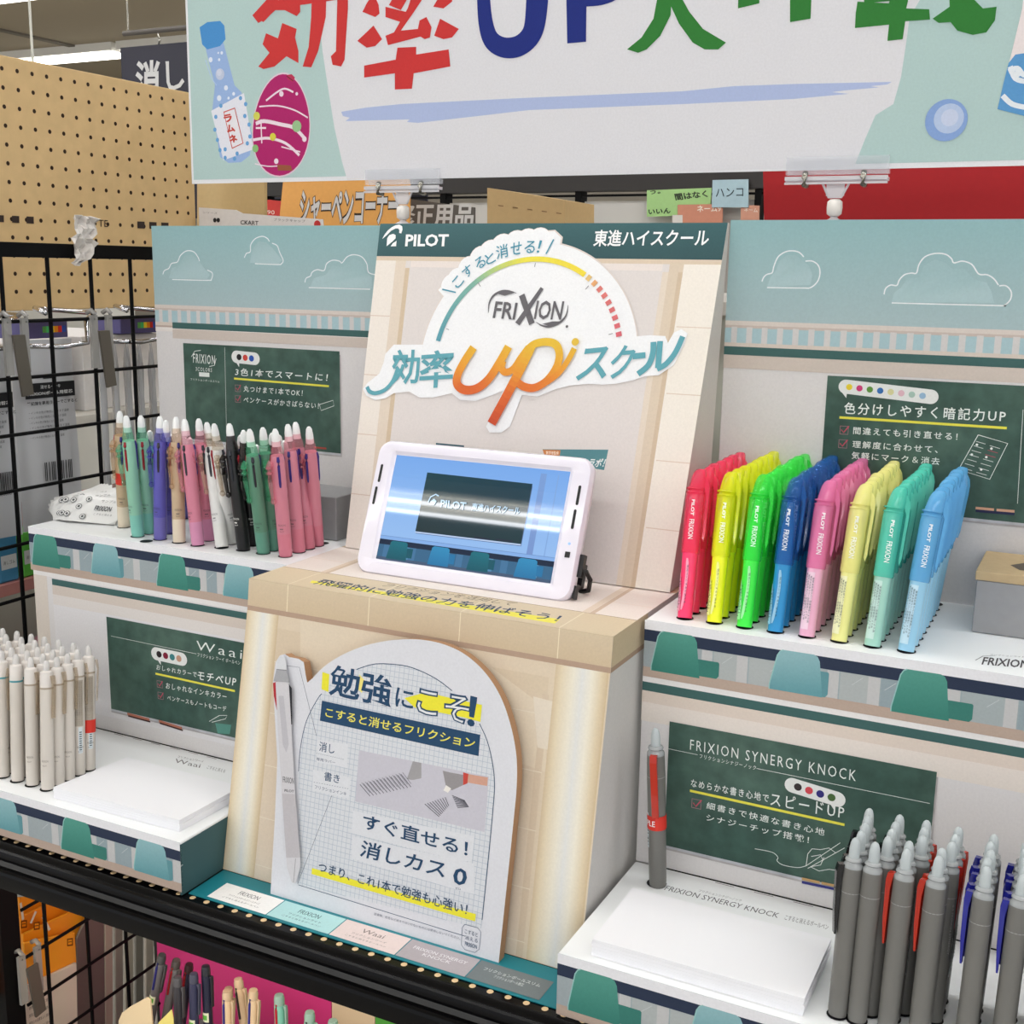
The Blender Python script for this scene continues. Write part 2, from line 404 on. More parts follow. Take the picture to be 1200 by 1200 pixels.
for q in ((1145, 521), (1139, 532.5), (1162, 525.5), (1156, 535.5), (1150, 550)): p.disc(p.P(*q), 0.0011, CH, 8)
p.stroke([(1199, 480), (1192.5, 590)], 0.0004, CH)
p.stroke([(1143.5, 595), (1165, 597)], 0.0022, (214, 168, 140)); p.stroke([(1168, 597.3), (1189, 599)], 0.0022, (214, 168, 140)); p.stroke([(1143.5, 598.3), (1189, 602)], 0.0022, (50, 52, 84))
p.build('chalk_lettering', b)
# front (lower) wall, trays
fp = colbox('front_panel', (0.0, 0.0, -0.2165), (XR, 0.003, -0.0495), WALL, RU)
p = Print(FR(0.0))
p.rect(0, -0.0535, XR, -0.048, (232, 229, 228)); p.rect(0, -0.0612, XR, -0.0535, TEAL); p.rect(0, -0.0712, XR, -0.0612, (222, 208, 196))
p.vgrad(0, -0.088, XR, -0.0712, (226, 218, 210), (230, 220, 212)); p.build('wall_stripe_print', fp)
cb, p = chalkboard(fp, FR(0.0), 0.0253, 0.2375, -0.1955, -0.0842)
p.text('FRIXION SYNERGY KNOCK', (809, 878), (1003, 915), (809.5, 866), CH, -0.004)
p.stroke([(784, 877), (818, 884)], 0.0004, CH); p.stroke([(887, 900), (1090, 941)], 0.0004, CH)
p.text('フリクションシナジーノック', (820, 888), (886, 902), (820.5, 883), CH, 0)
bubble(p, 920, 917, 991, 939, [(56, 50, 52), (204, 74, 84), (52, 48, 120), (74, 104, 60)], 0.0125, 0.80)
p.text('なめらかな書き心地で', (810, 921.5), (901, 940), (810.5, 912), CH, 0.008)
p.text('スピードUP', (903, 943), (989, 959), (904, 928), CH, 0.006)
p.stroke([(809, 926), (990, 966)], 0.0022, YEL)
check(p, 816.5, 941.5, 0.0078)
p.text('細書きで快適な書き心地', (828, 947), (966, 979), (829, 939), CH, 0.004)
p.text('シナジーチップ搭載！', (828, 961), (948, 988), (828.5, 953), CH, 0.004)
p.stroke([(885, 994), (905, 998), (912, 1004), (911, 1008), (918, 1013), (935, 1016), (945, 1014)], 0.0005, CH, smooth=4)
for q in ([(945, 1014), (947, 1000), (952, 994), (962, 995)], [(945, 1014), (985, 987)], [(947, 1017), (990, 993)], [(950, 1015), (962, 1013), (966, 1004)], [(962, 995), (972, 993), (980, 999)], [(950, 1015), (960, 1020), (972, 1018), (984, 1020)], [(951, 1003), (962, 1001), (965, 1008)]):
    p.stroke(q, 0.0005, CH)
p.stroke([(940, 1029), (961, 1033.5)], 0.0022, (196, 160, 110)); p.stroke([(963, 1034), (980, 1037.5)], 0.0022, (196, 160, 110)); p.stroke([(940, 1033), (980, 1041.5)], 0.0022, (60, 62, 130))
p.build('chalk_lettering', fp)
def tray(parent, x0, x1, yf, yb, zt, zl, name='tray', col=(238, 239, 241)):
    b = MB(); b.box((x0, yf, zt - 0.003), (x1, yb, zt)); b.box((x0, yf, zl), (x1, yf + 0.002, zt - 0.003))
    m = mat('white_card', col, 0.45, bump=0.05)
    o = b.build(name, m, parent); bevel(o, 0.0008, 1); return o
t1 = tray(RU, 0.0, XR, 0.0005 - 0.0005, 0.185, 0.0, -0.0485, col=(238, 240, 241))
t1.data.vertices.foreach_get  # (kept simple: the lip is flush with the front wall)
chairs_lip(t1, Plane((0, 0, 0), (1, 0, 0), (0, 0, 1)), 0.0, XR, 0.0, -0.0487, [(0.0285, 0), (0.128, 1), (0.222, 0), (0.316, 1)])
t2 = tray(RU, 0.0, XR, -0.161, 0.0, -0.217, -0.268)
chairs_lip(t2, Plane((0, -0.161, -0.217), (1, 0, 0), (0, 0, 1)), 0.0, XR, 0.0, -0.05, [(0.031, 0), (0.125, 1), (0.219, 0), (0.313, 1)])
p = Print(TP(0.0))
p.text('FRIXION', (1150, 779), (1205, 783.5), (1153, 770), (70, 68, 72), 0.02)
p.stroke([(1143, 774), (1152, 769), (1166, 768.5)], 0.0006, (70, 68, 72)); p.text('フリクションライト', (1160, 768), (1200, 771), (1161, 766.5), (120, 120, 122)); p.build('tray_lettering', t1)
p = Print(TP(-0.217))
p.text('FRIXION SYNERGY KNOCK', (778, 1043), (911, 1076), (782, 1038), (90, 88, 94), -0.004)
p.text('フリクションシナジーノック', (818, 1045), (868, 1057), (820, 1042.5), (140, 138, 142)); p.text('こすると消えるボールペン', (919, 1078), (970, 1090), (921, 1072), (130, 128, 132)); p.build('tray_lettering', t2)
pp = Print(TP(-0.217), 0.0002)
for q in ((834, 1040.5), (880, 1052), (926, 1064)):
    a = pp.P(*q); pp.stroke([(a.x, -0.003), (a.x + 0.016, -0.003)], 0.0008, (110, 96, 98), px=False)
pp.build('crease_slots', t2)

# ---------------------------------------------------- left unit
LU = thing('pen_display_unit', 'left-hand two-tier card display unit holding the multicolour pens', 'display', (-0.55, 0, -0.268), 'card display units')
XL = -0.7145; XE = -0.366
b, p = sky_panel('back_panel', LU, -0.693, XE, 0.185, 0.3255, -0.002, 1)
cl = [
 ([[(191, 321.5), (193, 317), (198, 314.5), (201, 309), (207, 307.5), (209, 305.5), (212, 299), (219, 294), (227, 295), (232, 301), (234, 306)], [(243, 316.5), (249, 320), (248, 327), (243, 328.5), (202, 327.5)]],
  [(198, 326), (202, 314), (210, 311), (216, 300), (225, 298.5), (233, 305), (240, 315), (246, 322), (243, 327)]),
 ([[(286.5, 302), (289, 297), (293.5, 295), (294, 287), (299, 280), (307, 277), (313, 279), (316, 283)], [(319, 285), (325, 288), (328, 296), (332, 305), (330, 309), (326, 310), (299, 309)]],
  [(293, 308), (296, 292), (303, 283), (312, 284), (320, 291), (326, 299), (331, 305), (327, 309)]),
 ([[(357.5, 331), (359, 326), (364, 323.5), (366, 319), (372, 316), (380, 317), (383, 309), (390, 305), (398, 306), (401, 308), (407, 301), (415, 298.5), (424, 301), (430, 309), (432, 319), (440, 322)], [(362, 337), (434, 339)]],
  [(364, 336), (368, 326), (382, 322), (390, 311), (402, 313), (414, 303), (424, 307), (429, 320), (436, 325), (436, 338)])]
for s, inner in cl: cloud(p, s, inner)
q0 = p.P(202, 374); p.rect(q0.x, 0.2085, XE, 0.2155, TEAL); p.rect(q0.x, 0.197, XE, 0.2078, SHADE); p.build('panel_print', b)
cb, p = chalkboard(b, FR(0.185), -0.6513, -0.4305, 0.0795, 0.192)
p.text('FRIXION', (227, 425), (252.5, 427.5), (227, 414), CH, 0.01); p.stroke([(225, 418), (229, 411.5), (236, 410.5)], 0.0007, CH); p.stroke([(254, 420), (252, 428), (246, 429.5)], 0.0007, CH)
p.text('3COLORS', (230, 434.5), (249, 436), (230, 430), CH); p.rect(p.P(234, 438).x, p.P(234, 441).y, p.P(246, 438).x, p.P(234, 436).y, CH)
p.text('フリクションボールスリム', (224, 445.5), (258, 448.5), (224, 443), CH)
p.stroke([(264, 407), (266, 500)], 0.0004, CH)
bubble(p, 272, 417.5, 305, 421, [(40, 38, 40), (206, 72, 62), (46, 84, 170)], 0.0142, 0.2)
p.text('3色1本でスマートに！', (276, 440), (384, 447), (277, 431), CH, 0.012)
p.stroke([(275, 443.5), (386, 452.5)], 0.0022, YEL); check(p, 279.5, 455, 0.0075); check(p, 279.5, 467.5, 0.0075)
p.text('丸つけまで1本でOK！', (286, 459), (355, 464.5), (286.5, 451.5), CH, 0.008)
p.text('ペンケースがかさばらない！', (286, 471.5), (374, 479), (286.5, 464.5), CH, 0.008)
p.stroke([(375, 474), (391, 469), (392, 475.5), (377, 481), (375, 474)], 0.0006, CH)
p.stroke([(368, 524), (383, 525.5)], 0.002, (170, 80, 70)); p.build('chalk_lettering', b)
fp = colbox('front_panel', (XL + 0.0035, 0.0, -0.2165), (XE, 0.003, -0.0495), WALL, LU)
p = Print(FR(0.0)); x0 = XL + 0.0035
p.rect(x0, -0.2165, x0 + 0.02, -0.048, (218, 208, 198)); q0 = p.P(61, 680).x
p.rect(q0, -0.2, XE, -0.0712, (224, 222, 224))
p.rect(x0, -0.0535, XE, -0.048, (232, 229, 228)); p.rect(q0, -0.062, XE, -0.055, TEAL); p.rect(q0, -0.0725, XE, -0.062, (212, 200, 190))
p.rect(q0, -0.084, XE, -0.0725, (222, 216, 212)); p.build('wall_stripe_print', fp)
cb, p = chalkboard(fp, FR(0.0), -0.6054, -0.3665, -0.190, -0.0865)
p.text('Waai', (230.5, 761), (284, 772), (231, 750.5), CH, -0.006)
p.stroke([(131, 745), (231, 766)], 0.0004, CH); p.text('フリクション ワーイ ボールペン', (232, 769), (282, 779), (232.3, 764.5), CH)
bubble(p, 178, 764.5, 220, 773.5, [(46, 38, 40), (132, 36, 58), (64, 128, 132), (196, 152, 130)], 0.0142, 0.2)
p.text('おしゃれカラーで', (184, 784.5), (231, 793.5), (184.5, 778.5), CH, 0.006)
p.text('モチベUP', (232, 796), (277, 804), (233, 786), CH, 0.012)
p.stroke([(183, 789), (276, 809.5)], 0.0022, YEL); check(p, 188, 801.5, 0.0072); check(p, 189, 815, 0.0072)
p.text('おしゃれなインキカラー', (195, 806.5), (266, 820), (195.5, 799.5), CH, 0.006)
p.text('ペンケースもノートもコーデ', (197, 820), (266, 833.5), (197, 814), CH, 0.006)
p.px([(253, 847), (272, 849), (270, 860), (256, 859)], (86, 140, 128)); p.stroke([(246, 845), (258, 838), (267, 838), (265, 842), (249, 846)], 0.0005, CH)
for a, c in (((150, 836), (176, 843)), ((187, 844.5), (214, 853))):
    p.stroke([a, c], 0.0026, (176, 112, 92)); p.stroke([(a[0] + 1, a[1] + 2.5), (c[0] + 1, c[1] + 2.5)], 0.0018, (66, 40, 40))
p.build('chalk_lettering', fp)
t3 = tray(LU, XL, XE, 0.0, 0.185, 0.0, -0.0485)
chairs_lip(t3, FR(0.0), XL, XE, 0.0, -0.0487, [(-0.690, 0), (-0.602, 1), (-0.511, 0), (-0.424, 1)])
t4 = tray(LU, XL, XE, -0.161, 0.0, -0.217, -0.2645)
chairs_lip(t4, Plane((0, -0.161, -0.217), (1, 0, 0), (0, 0, 1)), XL, XE, 0.0, -0.0475, [(-0.677, 0), (-0.587, 1), (-0.491, 0), (-0.400, 1)])
s = MB().box((XE - 0.002, -0.161, -0.2675), (XE, -0.0, -0.219)).build('side_panel', mat('teal_card', (58, 92, 96), 0.6), LU); s['label'] = 'dark teal side of the lower tray'
p = Print(TP(-0.217))
a = p.P(200, 893)
p.text('Waai', (204, 893.5), (234, 900), (206, 889), (110, 106, 108), -0.004); p.text('フリクションワーイ', (208, 888), (238, 894), (209, 885.5), (130, 128, 130)); p.text('こすると消える', (242, 901), (263, 906), (244, 897), (140, 138, 140))
p.build('tray_lettering', t4)
pp = Print(TP(-0.217), 0.0002)
for q in ((125, 864), (146, 870), (168, 875), (190, 881), (212, 886), (234, 891)):
    a = pp.P(*q); pp.stroke([(a.x, -0.003), (a.x + 0.013, -0.003)], 0.0008, (120, 104, 104), px=False)
pp.build('crease_slots', t4)

# ---------------------------------------------------- centre plinth with header
CU = thing('centre_plinth', 'beige card plinth with tall teal-topped header board carrying the tablet', 'display', (-0.19, 0.05, -0.268))
BX0, BX1 = -0.3655, -0.005
def yf(z): return -0.0604 - (-0.025 - z) * 0.1905
b = MB(); n = 0.0
body = [(-0.0604, -0.025), (-0.0575, 0.0), (0.183, 0.0), (0.183, -0.2675), (yf(-0.2675), -0.2675)]
b.prism([(BX1, y, z) for y, z in body][::-1], (BX0 - BX1, 0, 0))
o = mesh('plinth_body', b.v, b.f, INK, CU, cols=[lin((216, 198, 168))] * len(b.f)); 
# right side of the plinth is plain grey-white
for poly in o.data.polygons:
    nn = poly.normal
    if abs(nn.x) > 0.9:
        for li in poly.loop_indices: o.data.color_attributes['Ink'].data[li].color = (*lin((206, 203, 200)), 1)
FPL = Plane((0, -0.0604, -0.025), (1, 0, 0), (0, 0.1905, 1))
vb = FPL.px(660, 1140).y; vlow = -(0.2675 - 0.025) * math.sqrt(1 + 0.1905 ** 2) + 0.0005
p = Print(FPL)
p.rect(BX0, vlow, BX1, 0, (219, 203, 180))
p.vgrad(BX0 + 0.036, vlow, BX1 - 0.052, -0.016, (222, 207, 188), (214, 197, 172))
p.px([(352, 722), (560, 770), (640, 830), (640, 905), (352, 800)], (222, 208, 186))
p.rect(BX0 + 0.33 - 0.026, vlow, BX0 + 0.33 - 0.020, -0.03, (212, 194, 170))
for q in (-0.047, -0.094, -0.142, -0.19, -0.234):
    p.rect(BX0 + 0.035, q, BX1 - 0.05, q + 0.0006, (230, 220, 202))
p.px([(648, 822), (648, 880), (630, 876), (625, 816)], (226, 215, 198))
for x0, x1 in ((BX0 + 0.0, BX0 + 0.036), (BX1 - 0.047, BX1 - 0.0012)):   # printed round pilasters
    st = [(0, (212, 192, 158)), (0.12, (226, 212, 184)), (0.35, (234, 228, 212)), (0.52, (226, 226, 222)), (0.7, (236, 230, 214)), (0.88, (222, 206, 176)), (1, (206, 184, 150))]
    for i in range(len(st) - 1):
        p.off -= p.step if i else 0
        a, c = st[i], st[i + 1]; p.hgrad(x0 + (x1 - x0) * a[0], vlow, x0 + (x1 - x0) * c[0], 0, a[1], c[1])
p.rect(BX0, -0.0042, BX1, 0.0003, (180, 154, 134))
p.build('pilaster_print', o)
CPL = Plane((0, -0.0604, -0.025), (1, 0, 0), (0, 0.0029, 0.025))
p = Print(CPL); p.vgrad(BX0, 0, BX1, 0.0251, (208, 188, 158), (216, 198, 170))
joints = [(294.6, 687, 334, 713), (426, 742, 431, 730), (536, 745, 541, 735)]
for x in (-0.3215, -0.234, -0.143, -0.052): p.rect(x, 0, x + 0.0008, 0.0251, (238, 226, 200))
p.build('cap_band_print', o)
SPL = SD(BX1)
p = Print(SPL); p.uv([(-0.0604, -0.025), (0.02, -0.025), (0.02, 0), (-0.0575, 0)], (200, 182, 152)); p.uv([(-0.0612, -0.0292), (0.02, -0.0292), (0.02, -0.025), (-0.0604, -0.025)], (168, 142, 122))
p.build('cap_side_print', o)
p = Print(TP(0.0)); p.rect(BX0, -0.0575, BX1, -0.006, (214, 197, 168)); p.rect(BX0, -0.006, BX1, 0.09, (232, 222, 214))
p.rect(BX0, -0.0065, BX1, -0.0055, (150, 116, 88))
for x in (-0.3215, -0.234, -0.143, -0.052): p.stroke([(x, -0.0575), (x + 0.0, -0.0065)], 0.0009, (232, 220, 194), px=False)
for x, wd, c in ((-0.3225, 0.006, (222, 204, 184)), (-0.3175, 0.004, (208, 188, 164)), (-0.0545, 0.0065, (222, 206, 188)), (-0.0475, 0.0045, (206, 184, 162))): p.rect(x, -0.006, x + wd, 0.09, c)
p.rect(-0.044, 0.036, BX1, 0.0365, (226, 200, 178)); p.rect(BX0, 0.036, -0.3245, 0.0365, (226, 200, 178))
p.px([(363, 683), (366, 680.5), (656, 726), (650, 731)], (236, 226, 90))
p.text('飛躍的に勉強の力を伸ばそう！', (366, 684.5), (652, 729), (378, 678.5), (44, 66, 96), 0.012)
p.text('フリクションを活用して', (445, 687), (598, 710), (456, 684), (110, 98, 86), 0.0)
p.build('slogan_lettering', o)
p = Print(TP(0.0), 0.0005)
# header wedge
hb = (0.088, 0.001); ht = (0.18, 0.327)
HA = (-0.359, hb[0], hb[1]); HB = (-0.0096, hb[0], hb[1]); HC = (-0.001, ht[0], ht[1]); HD = (-0.374, ht[0], ht[1])
HY = 0.1845
vs = [HA, HB, HC, HD, (HA[0], HY, hb[1]), (HB[0], HY, hb[1]), (HC[0], HY, ht[1]), (HD[0], HY, ht[1])]
fs = [(0, 1, 2, 3), (7, 6, 5, 4), (1, 5, 6, 2), (4, 0, 3, 7), (3, 2, 6, 7), (0, 4, 5, 1)]
HW = (218, 211, 208)
hd = mesh('header_board', vs, fs, INK, CU, cols=[lin(HW), lin(HW), lin((206, 200, 194)), lin((206, 200, 194)), lin((60, 88, 92)), lin(HW)])
HPL = Plane((0, hb[0], hb[1]), (1, 0, 0), (0, ht[0] - hb[0], ht[1] - hb[1]))
HL = math.hypot(ht[0] - hb[0], ht[1] - hb[1])
def hx(side, v):
    t = v / HL; return (HA[0] + (HD[0] - HA[0]) * t) if side == 0 else (HB[0] + (HC[0] - HB[0]) * t)
p = Print(HPL)
BT = HL - 0.0345
def hq(a0, b0, a1, b1, v0, v1, col, grad=None):   # quad between two edge-parallel fractions
    def X(f, v): return hx(0, v) + (hx(1, v) - hx(0, v)) * f
    p.uv([(X(a0, v0), v0), (X(b0, v0), v0), (X(b1, v1), v1), (X(a1, v1), v1)], col, grad)
hq(0, 1, 0, 1, 0, BT, HW)
hq(0.065, .098, 0.065, .098, 0, BT, (220, 206, 190)); hq(.098, .112, .098, .112, 0, BT - 0.012, (206, 186, 160)); hq(.0, .065, 0, .065, 0, BT, (231, 223, 214))
hq(0.852, .868, .852, .868, 0, BT - 0.012, (221, 208, 193)); hq(.868, .905, .868, .905, 0, BT, (214, 198, 178)); hq(.893, .905, .893, .905, 0, BT - .012, (204, 184, 160))
hq(.905, 1, .905, 1, 0, BT, (235, 228, 218))
hq(.115, .85, .115, .85, BT - 0.011, BT, (228, 218, 212)); hq(0, 1, 0, 1, BT - 0.0045, BT, (214, 197, 176))
hq(0, 1, 0, 1, BT, HL, 0, [(58, 90, 94), (54, 84, 88), (62, 98, 102), (70, 106, 110)])
for i in range(5):
    v = 0.055 + i * 0.062; hq(0, .065, 0, .065, v, v + 0.0008, (212, 192, 176)); hq(.91, 1, .91, 1, v, v + 0.0008, (216, 198, 180))
# promo strips behind the tablet
p.px([(636, 526.5), (713, 527), (708, 551), (690, 548), (640, 540)], (88, 138, 146)); p.px([(636, 527), (657, 527.5), (656, 534), (638, 533)], (204, 132, 78)); p.text('数学者監修', (640, 532.5), (655, 533), (640, 528.5), (250, 236, 220), 0.01)
p.text('コラボ！', (680, 547), (707, 547.5), (684, 537), (232, 238, 238), 0.02); p.px([(511, 519), (544, 522), (544, 526), (511, 525)], (58, 90, 104))
p.build('wall_print', hd)
TS = p.step
# brand row
p = Print(HPL, 0.0006); WH = (244, 245, 245)
def c2(x, y): return (420 + x / 5.4545, 250 + y / 5.4545)
def c3(x, y): return (640 + x / 5.4545, 250 + y / 5.4545)
def c4(x, y): return (420 + x / 5.4545, 380 + y / 5.4545)
def c5(x, y): return (640 + x / 5.4545, 380 + y / 5.4545)
p.text('PILOT', c2(300, 213), c2(575, 213), c2(306, 135), WH, 0.03)
p.px([c2(*q) for q in [(155, 165), (168, 138), (190, 110), (215, 90), (240, 77), (265, 73), (282, 84), (284, 105), (276, 130), (262, 126), (264, 108), (256, 98), (240, 98), (212, 112), (185, 140)]], WH)
p.px([c2(*q) for q in [(182, 212), (186, 160), (200, 140), (225, 132), (240, 140), (240, 160), (222, 180)]], WH)
p.px([c2(*q) for q in [(208, 212), (222, 192), (246, 176), (243, 212)]], WH)
p.build('brand_lettering', hd, label='white brand lettering at the left end of the teal band')
p = Print(HPL, 0.0006)
p.text('東進ハイスクール', c3(300, 213), c3(1036, 213), c3(314, 107), WH, 0.018)
p.build('brand_lettering', hd, label='white Japanese brand lettering at the right end of the teal band')
# white outline badge
p = Print(HPL, 0.0007); OUT = (238, 239, 241); EDG = (222, 212, 206)
ringpx = [c2(512, 818), c2(765, 435), c2(1130, 292), c3(250, 397), c3(470, 795)]
R2 = [p.P(*q) for q in ringpx]
def circ(P):
    import itertools
    A = [[2 * q.x, 2 * q.y, 1] for q in P]; B = [q.x ** 2 + q.y ** 2 for q in P]
    N = [[sum(A[k][i] * A[k][j] for k in range(len(P))) for j in range(3)] for i in range(3)]; y = [sum(A[k][i] * B[k] for k in range(len(P))) for i in range(3)]
    s = Matrix(N).inverted() @ Vector(y); return Vector((s.x, s.y)), math.sqrt(s.z + s.x ** 2 + s.y ** 2)
CC, CR = circ(R2)
CR2 = (p.P(*c3(300, 290)) - CC).length
blob = [(431, 449), (426, 456), (430, 464), (440, 469), (452, 467), (462, 461), (480, 459), (492, 466), (508, 466), (530, 461), (540, 469), (558, 470), (578, 463), (590, 458), (570, 500), (574, 507), (588, 507), (598, 500), (612, 463), (630, 465), (652, 456), (668, 452), (690, 450), (706, 451), (722, 450), (742, 446), (756, 441), (772, 440), (790, 428), (803, 402), (806, 391), (799, 386), (790, 390), (783, 402), (780, 394), (762, 393), (738, 395), (700, 396), (680, 390), (660, 392), (600, 390), (560, 398), (520, 404), (494, 404), (462, 404), (452, 415), (450, 425), (445, 438)]
for r, col in ((1.012, EDG), (1.0, OUT)):
    p.uv([CC + CR2 * r * Vector((math.cos(t), math.sin(t))) for t in [-0.06 + (PI + 0.12) * i / 60 for i in range(61)]], col)
    for q in [(530, 335), (537, 328), (550, 315), (564, 303), (575, 296), (589, 289), (605, 285), (618, 283), (632, 282)]:
        p.disc(p.P(*q), 0.0125 * (r + (r - 1) * 3), col, 20)
    p.px([(514, 340), (522, 332), (560, 320), (556, 345), (520, 347)] if r == 1.0 else [(512.5, 340), (521, 330.5), (560, 320), (556, 345), (519, 348.5)], col)
    p.px([(630, 300), (640, 272), (650, 271), (658, 279), (656, 290), (640, 305)] if r == 1.0 else [(630, 300), (639, 270.5), (651, 269.5), (660, 278), (658, 291), (640, 305)], col)
    if r == 1.0: p.px(blob, col)
p.build('title_badge', hd, label='white outline shape behind the title')
p = Print(HPL, 0.0013)
def ringcol(t):
    st = [(0, (92, 156, 172)), (0.35, (128, 176, 160)), (0.5, (186, 204, 120)), (0.65, (232, 220, 80)), (1, (236, 214, 70))]
    for i in range(len(st) - 1):
        if t <= st[i + 1][0]:
            k = (t - st[i][0]) / (st[i + 1][0] - st[i][0]); return tuple(a + (b - a) * k for a, b in zip(st[i][1], st[i + 1][1]))
    return st[-1][1]
a0 = math.atan2(R2[0].y - CC.y, R2[0].x - CC.x); a1 = math.atan2(R2[3].y - CC.y, R2[3].x - CC.x); a2 = math.atan2(R2[4].y - CC.y, R2[4].x - CC.x)
a0 = a0 + 2 * PI if a0 < 0 else a0
n = 48
p.stroke([CC + CR * Vector((math.cos(a0 + (a1 - a0) * i / n), math.sin(a0 + (a1 - a0) * i / n))) for i in range(n + 1)], 0.0052, 0, px=False, fn=lambda t, q: ringcol(t))
for i in range(9):
    b0 = a1 + (a2 - a1) * (i + 0.35) / 9; b1 = a1 + (a2 - a1) * (i + 0.9) / 9
    p.stroke([CC + CR * Vector((math.cos(t), math.sin(t))) for t in (b0, (b0 + b1) / 2, b1)], 0.0056, (222, 188, 120) if i == 0 else (224, 166, 112) if i == 1 else (216, 130 - 3 * i, 116), px=False)
for a, c in ((c2(565, 740), c2(583, 746)), (c2(770, 448), c2(784, 470)), (c2(1135, 320), c2(1130, 345)), (c3(275, 465), c3(255, 488)), (c3(428, 770), c3(403, 777))): p.stroke([a, c], 0.0006, (110, 110, 112))
TL_ = (72, 148, 170)
for ch, x, y, r, s in (('こ', 640, 440, -52, 1), ('す', 702, 372, -42, 1.05), ('る', 782, 318, -36, 1.05), ('と', 845, 290, -26, 1), ('消', 922, 246, -14, 1.25), ('せ', 1012, 226, -7, 1.15), ('る', 1100, 218, 2, 1.1), ('！', 1160, 215, 8, 1.1)):
    c = p.P(*c2(x, y)); rr = math.radians(-r) ; e = Vector((math.cos(rr), math.sin(rr))) * 0.0105 * s; g = Vector((-math.sin(rr), math.cos(rr))) * 0.0112 * s
    if ch == '！': e *= 0.25
    p.text(ch, c - e / 2 - g / 2, c + e / 2 - g / 2, c - e / 2 + g / 2, TL_, 0.006, px=False)
p.stroke([c2(540, 488), c2(627, 508)], 0.0014, TL_); p.stroke([(649.5, 281), (640.5, 298)], 0.0014, TL_)
GR = (104, 102, 106)
p.text('FRI', (578, 373), (604, 375), (581.5, 353.5), GR, 0.018); p.text('ION', (626, 374.5), (658, 375.5), (630, 352.5), GR, 0.018)
p.stroke([(607, 380), (636, 338)], 0.0052, GR, taper=lambda t: 1.1 - 0.35 * t); p.stroke([(612, 346), (624, 380)], 0.0062, GR)
tp = lambda t: 0.25 + 1.5 * math.sin(PI * min(1, t)) ** 1.0
p.stroke([(573, 367), (574, 356), (579, 347), (588, 342), (597, 341.5), (606, 344)], 0.0014, GR, smooth=5, taper=tp); p.px([(583, 344.5), (592, 341.5), (604, 343.5), (592, 347)], GR)
p.stroke([(666.5, 358), (664, 370), (657, 378), (645, 383), (636, 382), (629, 378)], 0.0014, GR, smooth=5, taper=tp); p.px([(636, 380), (648, 377), (658, 377), (648, 383.5)], GR)
p.disc(p.P(665, 383), 0.0014, GR, 10)
T2 = (98, 164, 176)
p.text('効', c4(212, 388), c4(392, 384), c4(222, 165), T2, 0.018); p.text('率', c4(390, 414), c4(604, 402), c4(404, 175), T2, 0.018)
p.stroke([(467, 432), (461, 447), (452, 457), (441, 461), (434, 459), (431, 453.5)], 0.0042, T2, smooth=5)
p.text('ス', c5(187, 366), c5(383, 348), c5(232, 160), T2, 0.02); p.text('ク', c5(392, 354), c5(538, 344), c5(440, 140), T2, 0.02)
p.stroke([c5(557, 208), c5(638, 199)], 0.0056, T2)
p.stroke([c5(689, 115), c5(685, 190), c5(655, 265), c5(590, 320)], 0.0056, T2, smooth=6); p.stroke([c5(732, 110), c5(718, 282)], 0.0056, T2); p.stroke([c5(712, 288), c5(770, 255), c5(830, 180), c5(876, 80)], 0.0052, T2, smooth=6)
p.build('title_lettering', hd, label='teal Japanese title lettering with dial ring')
p = Print(HPL, 0.0030)
yt = p.P(620, 402).y; yb = p.P(590, 497).y
def fire(t, q):
    k = min(1, max(0, (yt - q.y) / (yt - yb))); st = [(0, (226, 186, 62)), (0.35, (226, 150, 56)), (0.6, (214, 104, 52)), (1, (192, 74, 46))]
    for i in range(3):
        if k <= st[i + 1][0]:
            m = (k - st[i][0]) / (st[i + 1][0] - st[i][0]); return tuple(a + (b - a) * m for a, b in zip(st[i][1], st[i + 1][1]))
    return st[-1][1]
p.stroke([(556.5, 408), (546, 424), (538, 440), (537.5, 451), (546, 457.5), (560, 456), (574, 445), (586, 427), (597.5, 407)], 0.0088, 0, smooth=8, fn=fire)
p.stroke([(591, 424), (589.5, 432), (594, 437), (603, 433), (612, 420), (621, 408)], 0.0072, 0, smooth=6, fn=fire)
p.stroke([(624, 407), (612, 432), (598, 459), (577.5, 497)], 0.0098, 0, smooth=5, fn=fire)
p.stroke([(618, 412), (628, 404), (642, 401.5), (653, 405), (657, 417), (653, 432), (642, 447), (628, 455), (616, 454), (608, 449)], 0.0078, 0, smooth=8, fn=fire)
p.stroke([(642, 449), (656, 438), (667, 423), (674.5, 409)], 0.0058, 0, smooth=6, fn=fire)
p.disc(p.P(675.5, 401.5), 0.0037, (220, 184, 70), 20)
p.build('title_lettering', hd, label='orange script word up on the header')

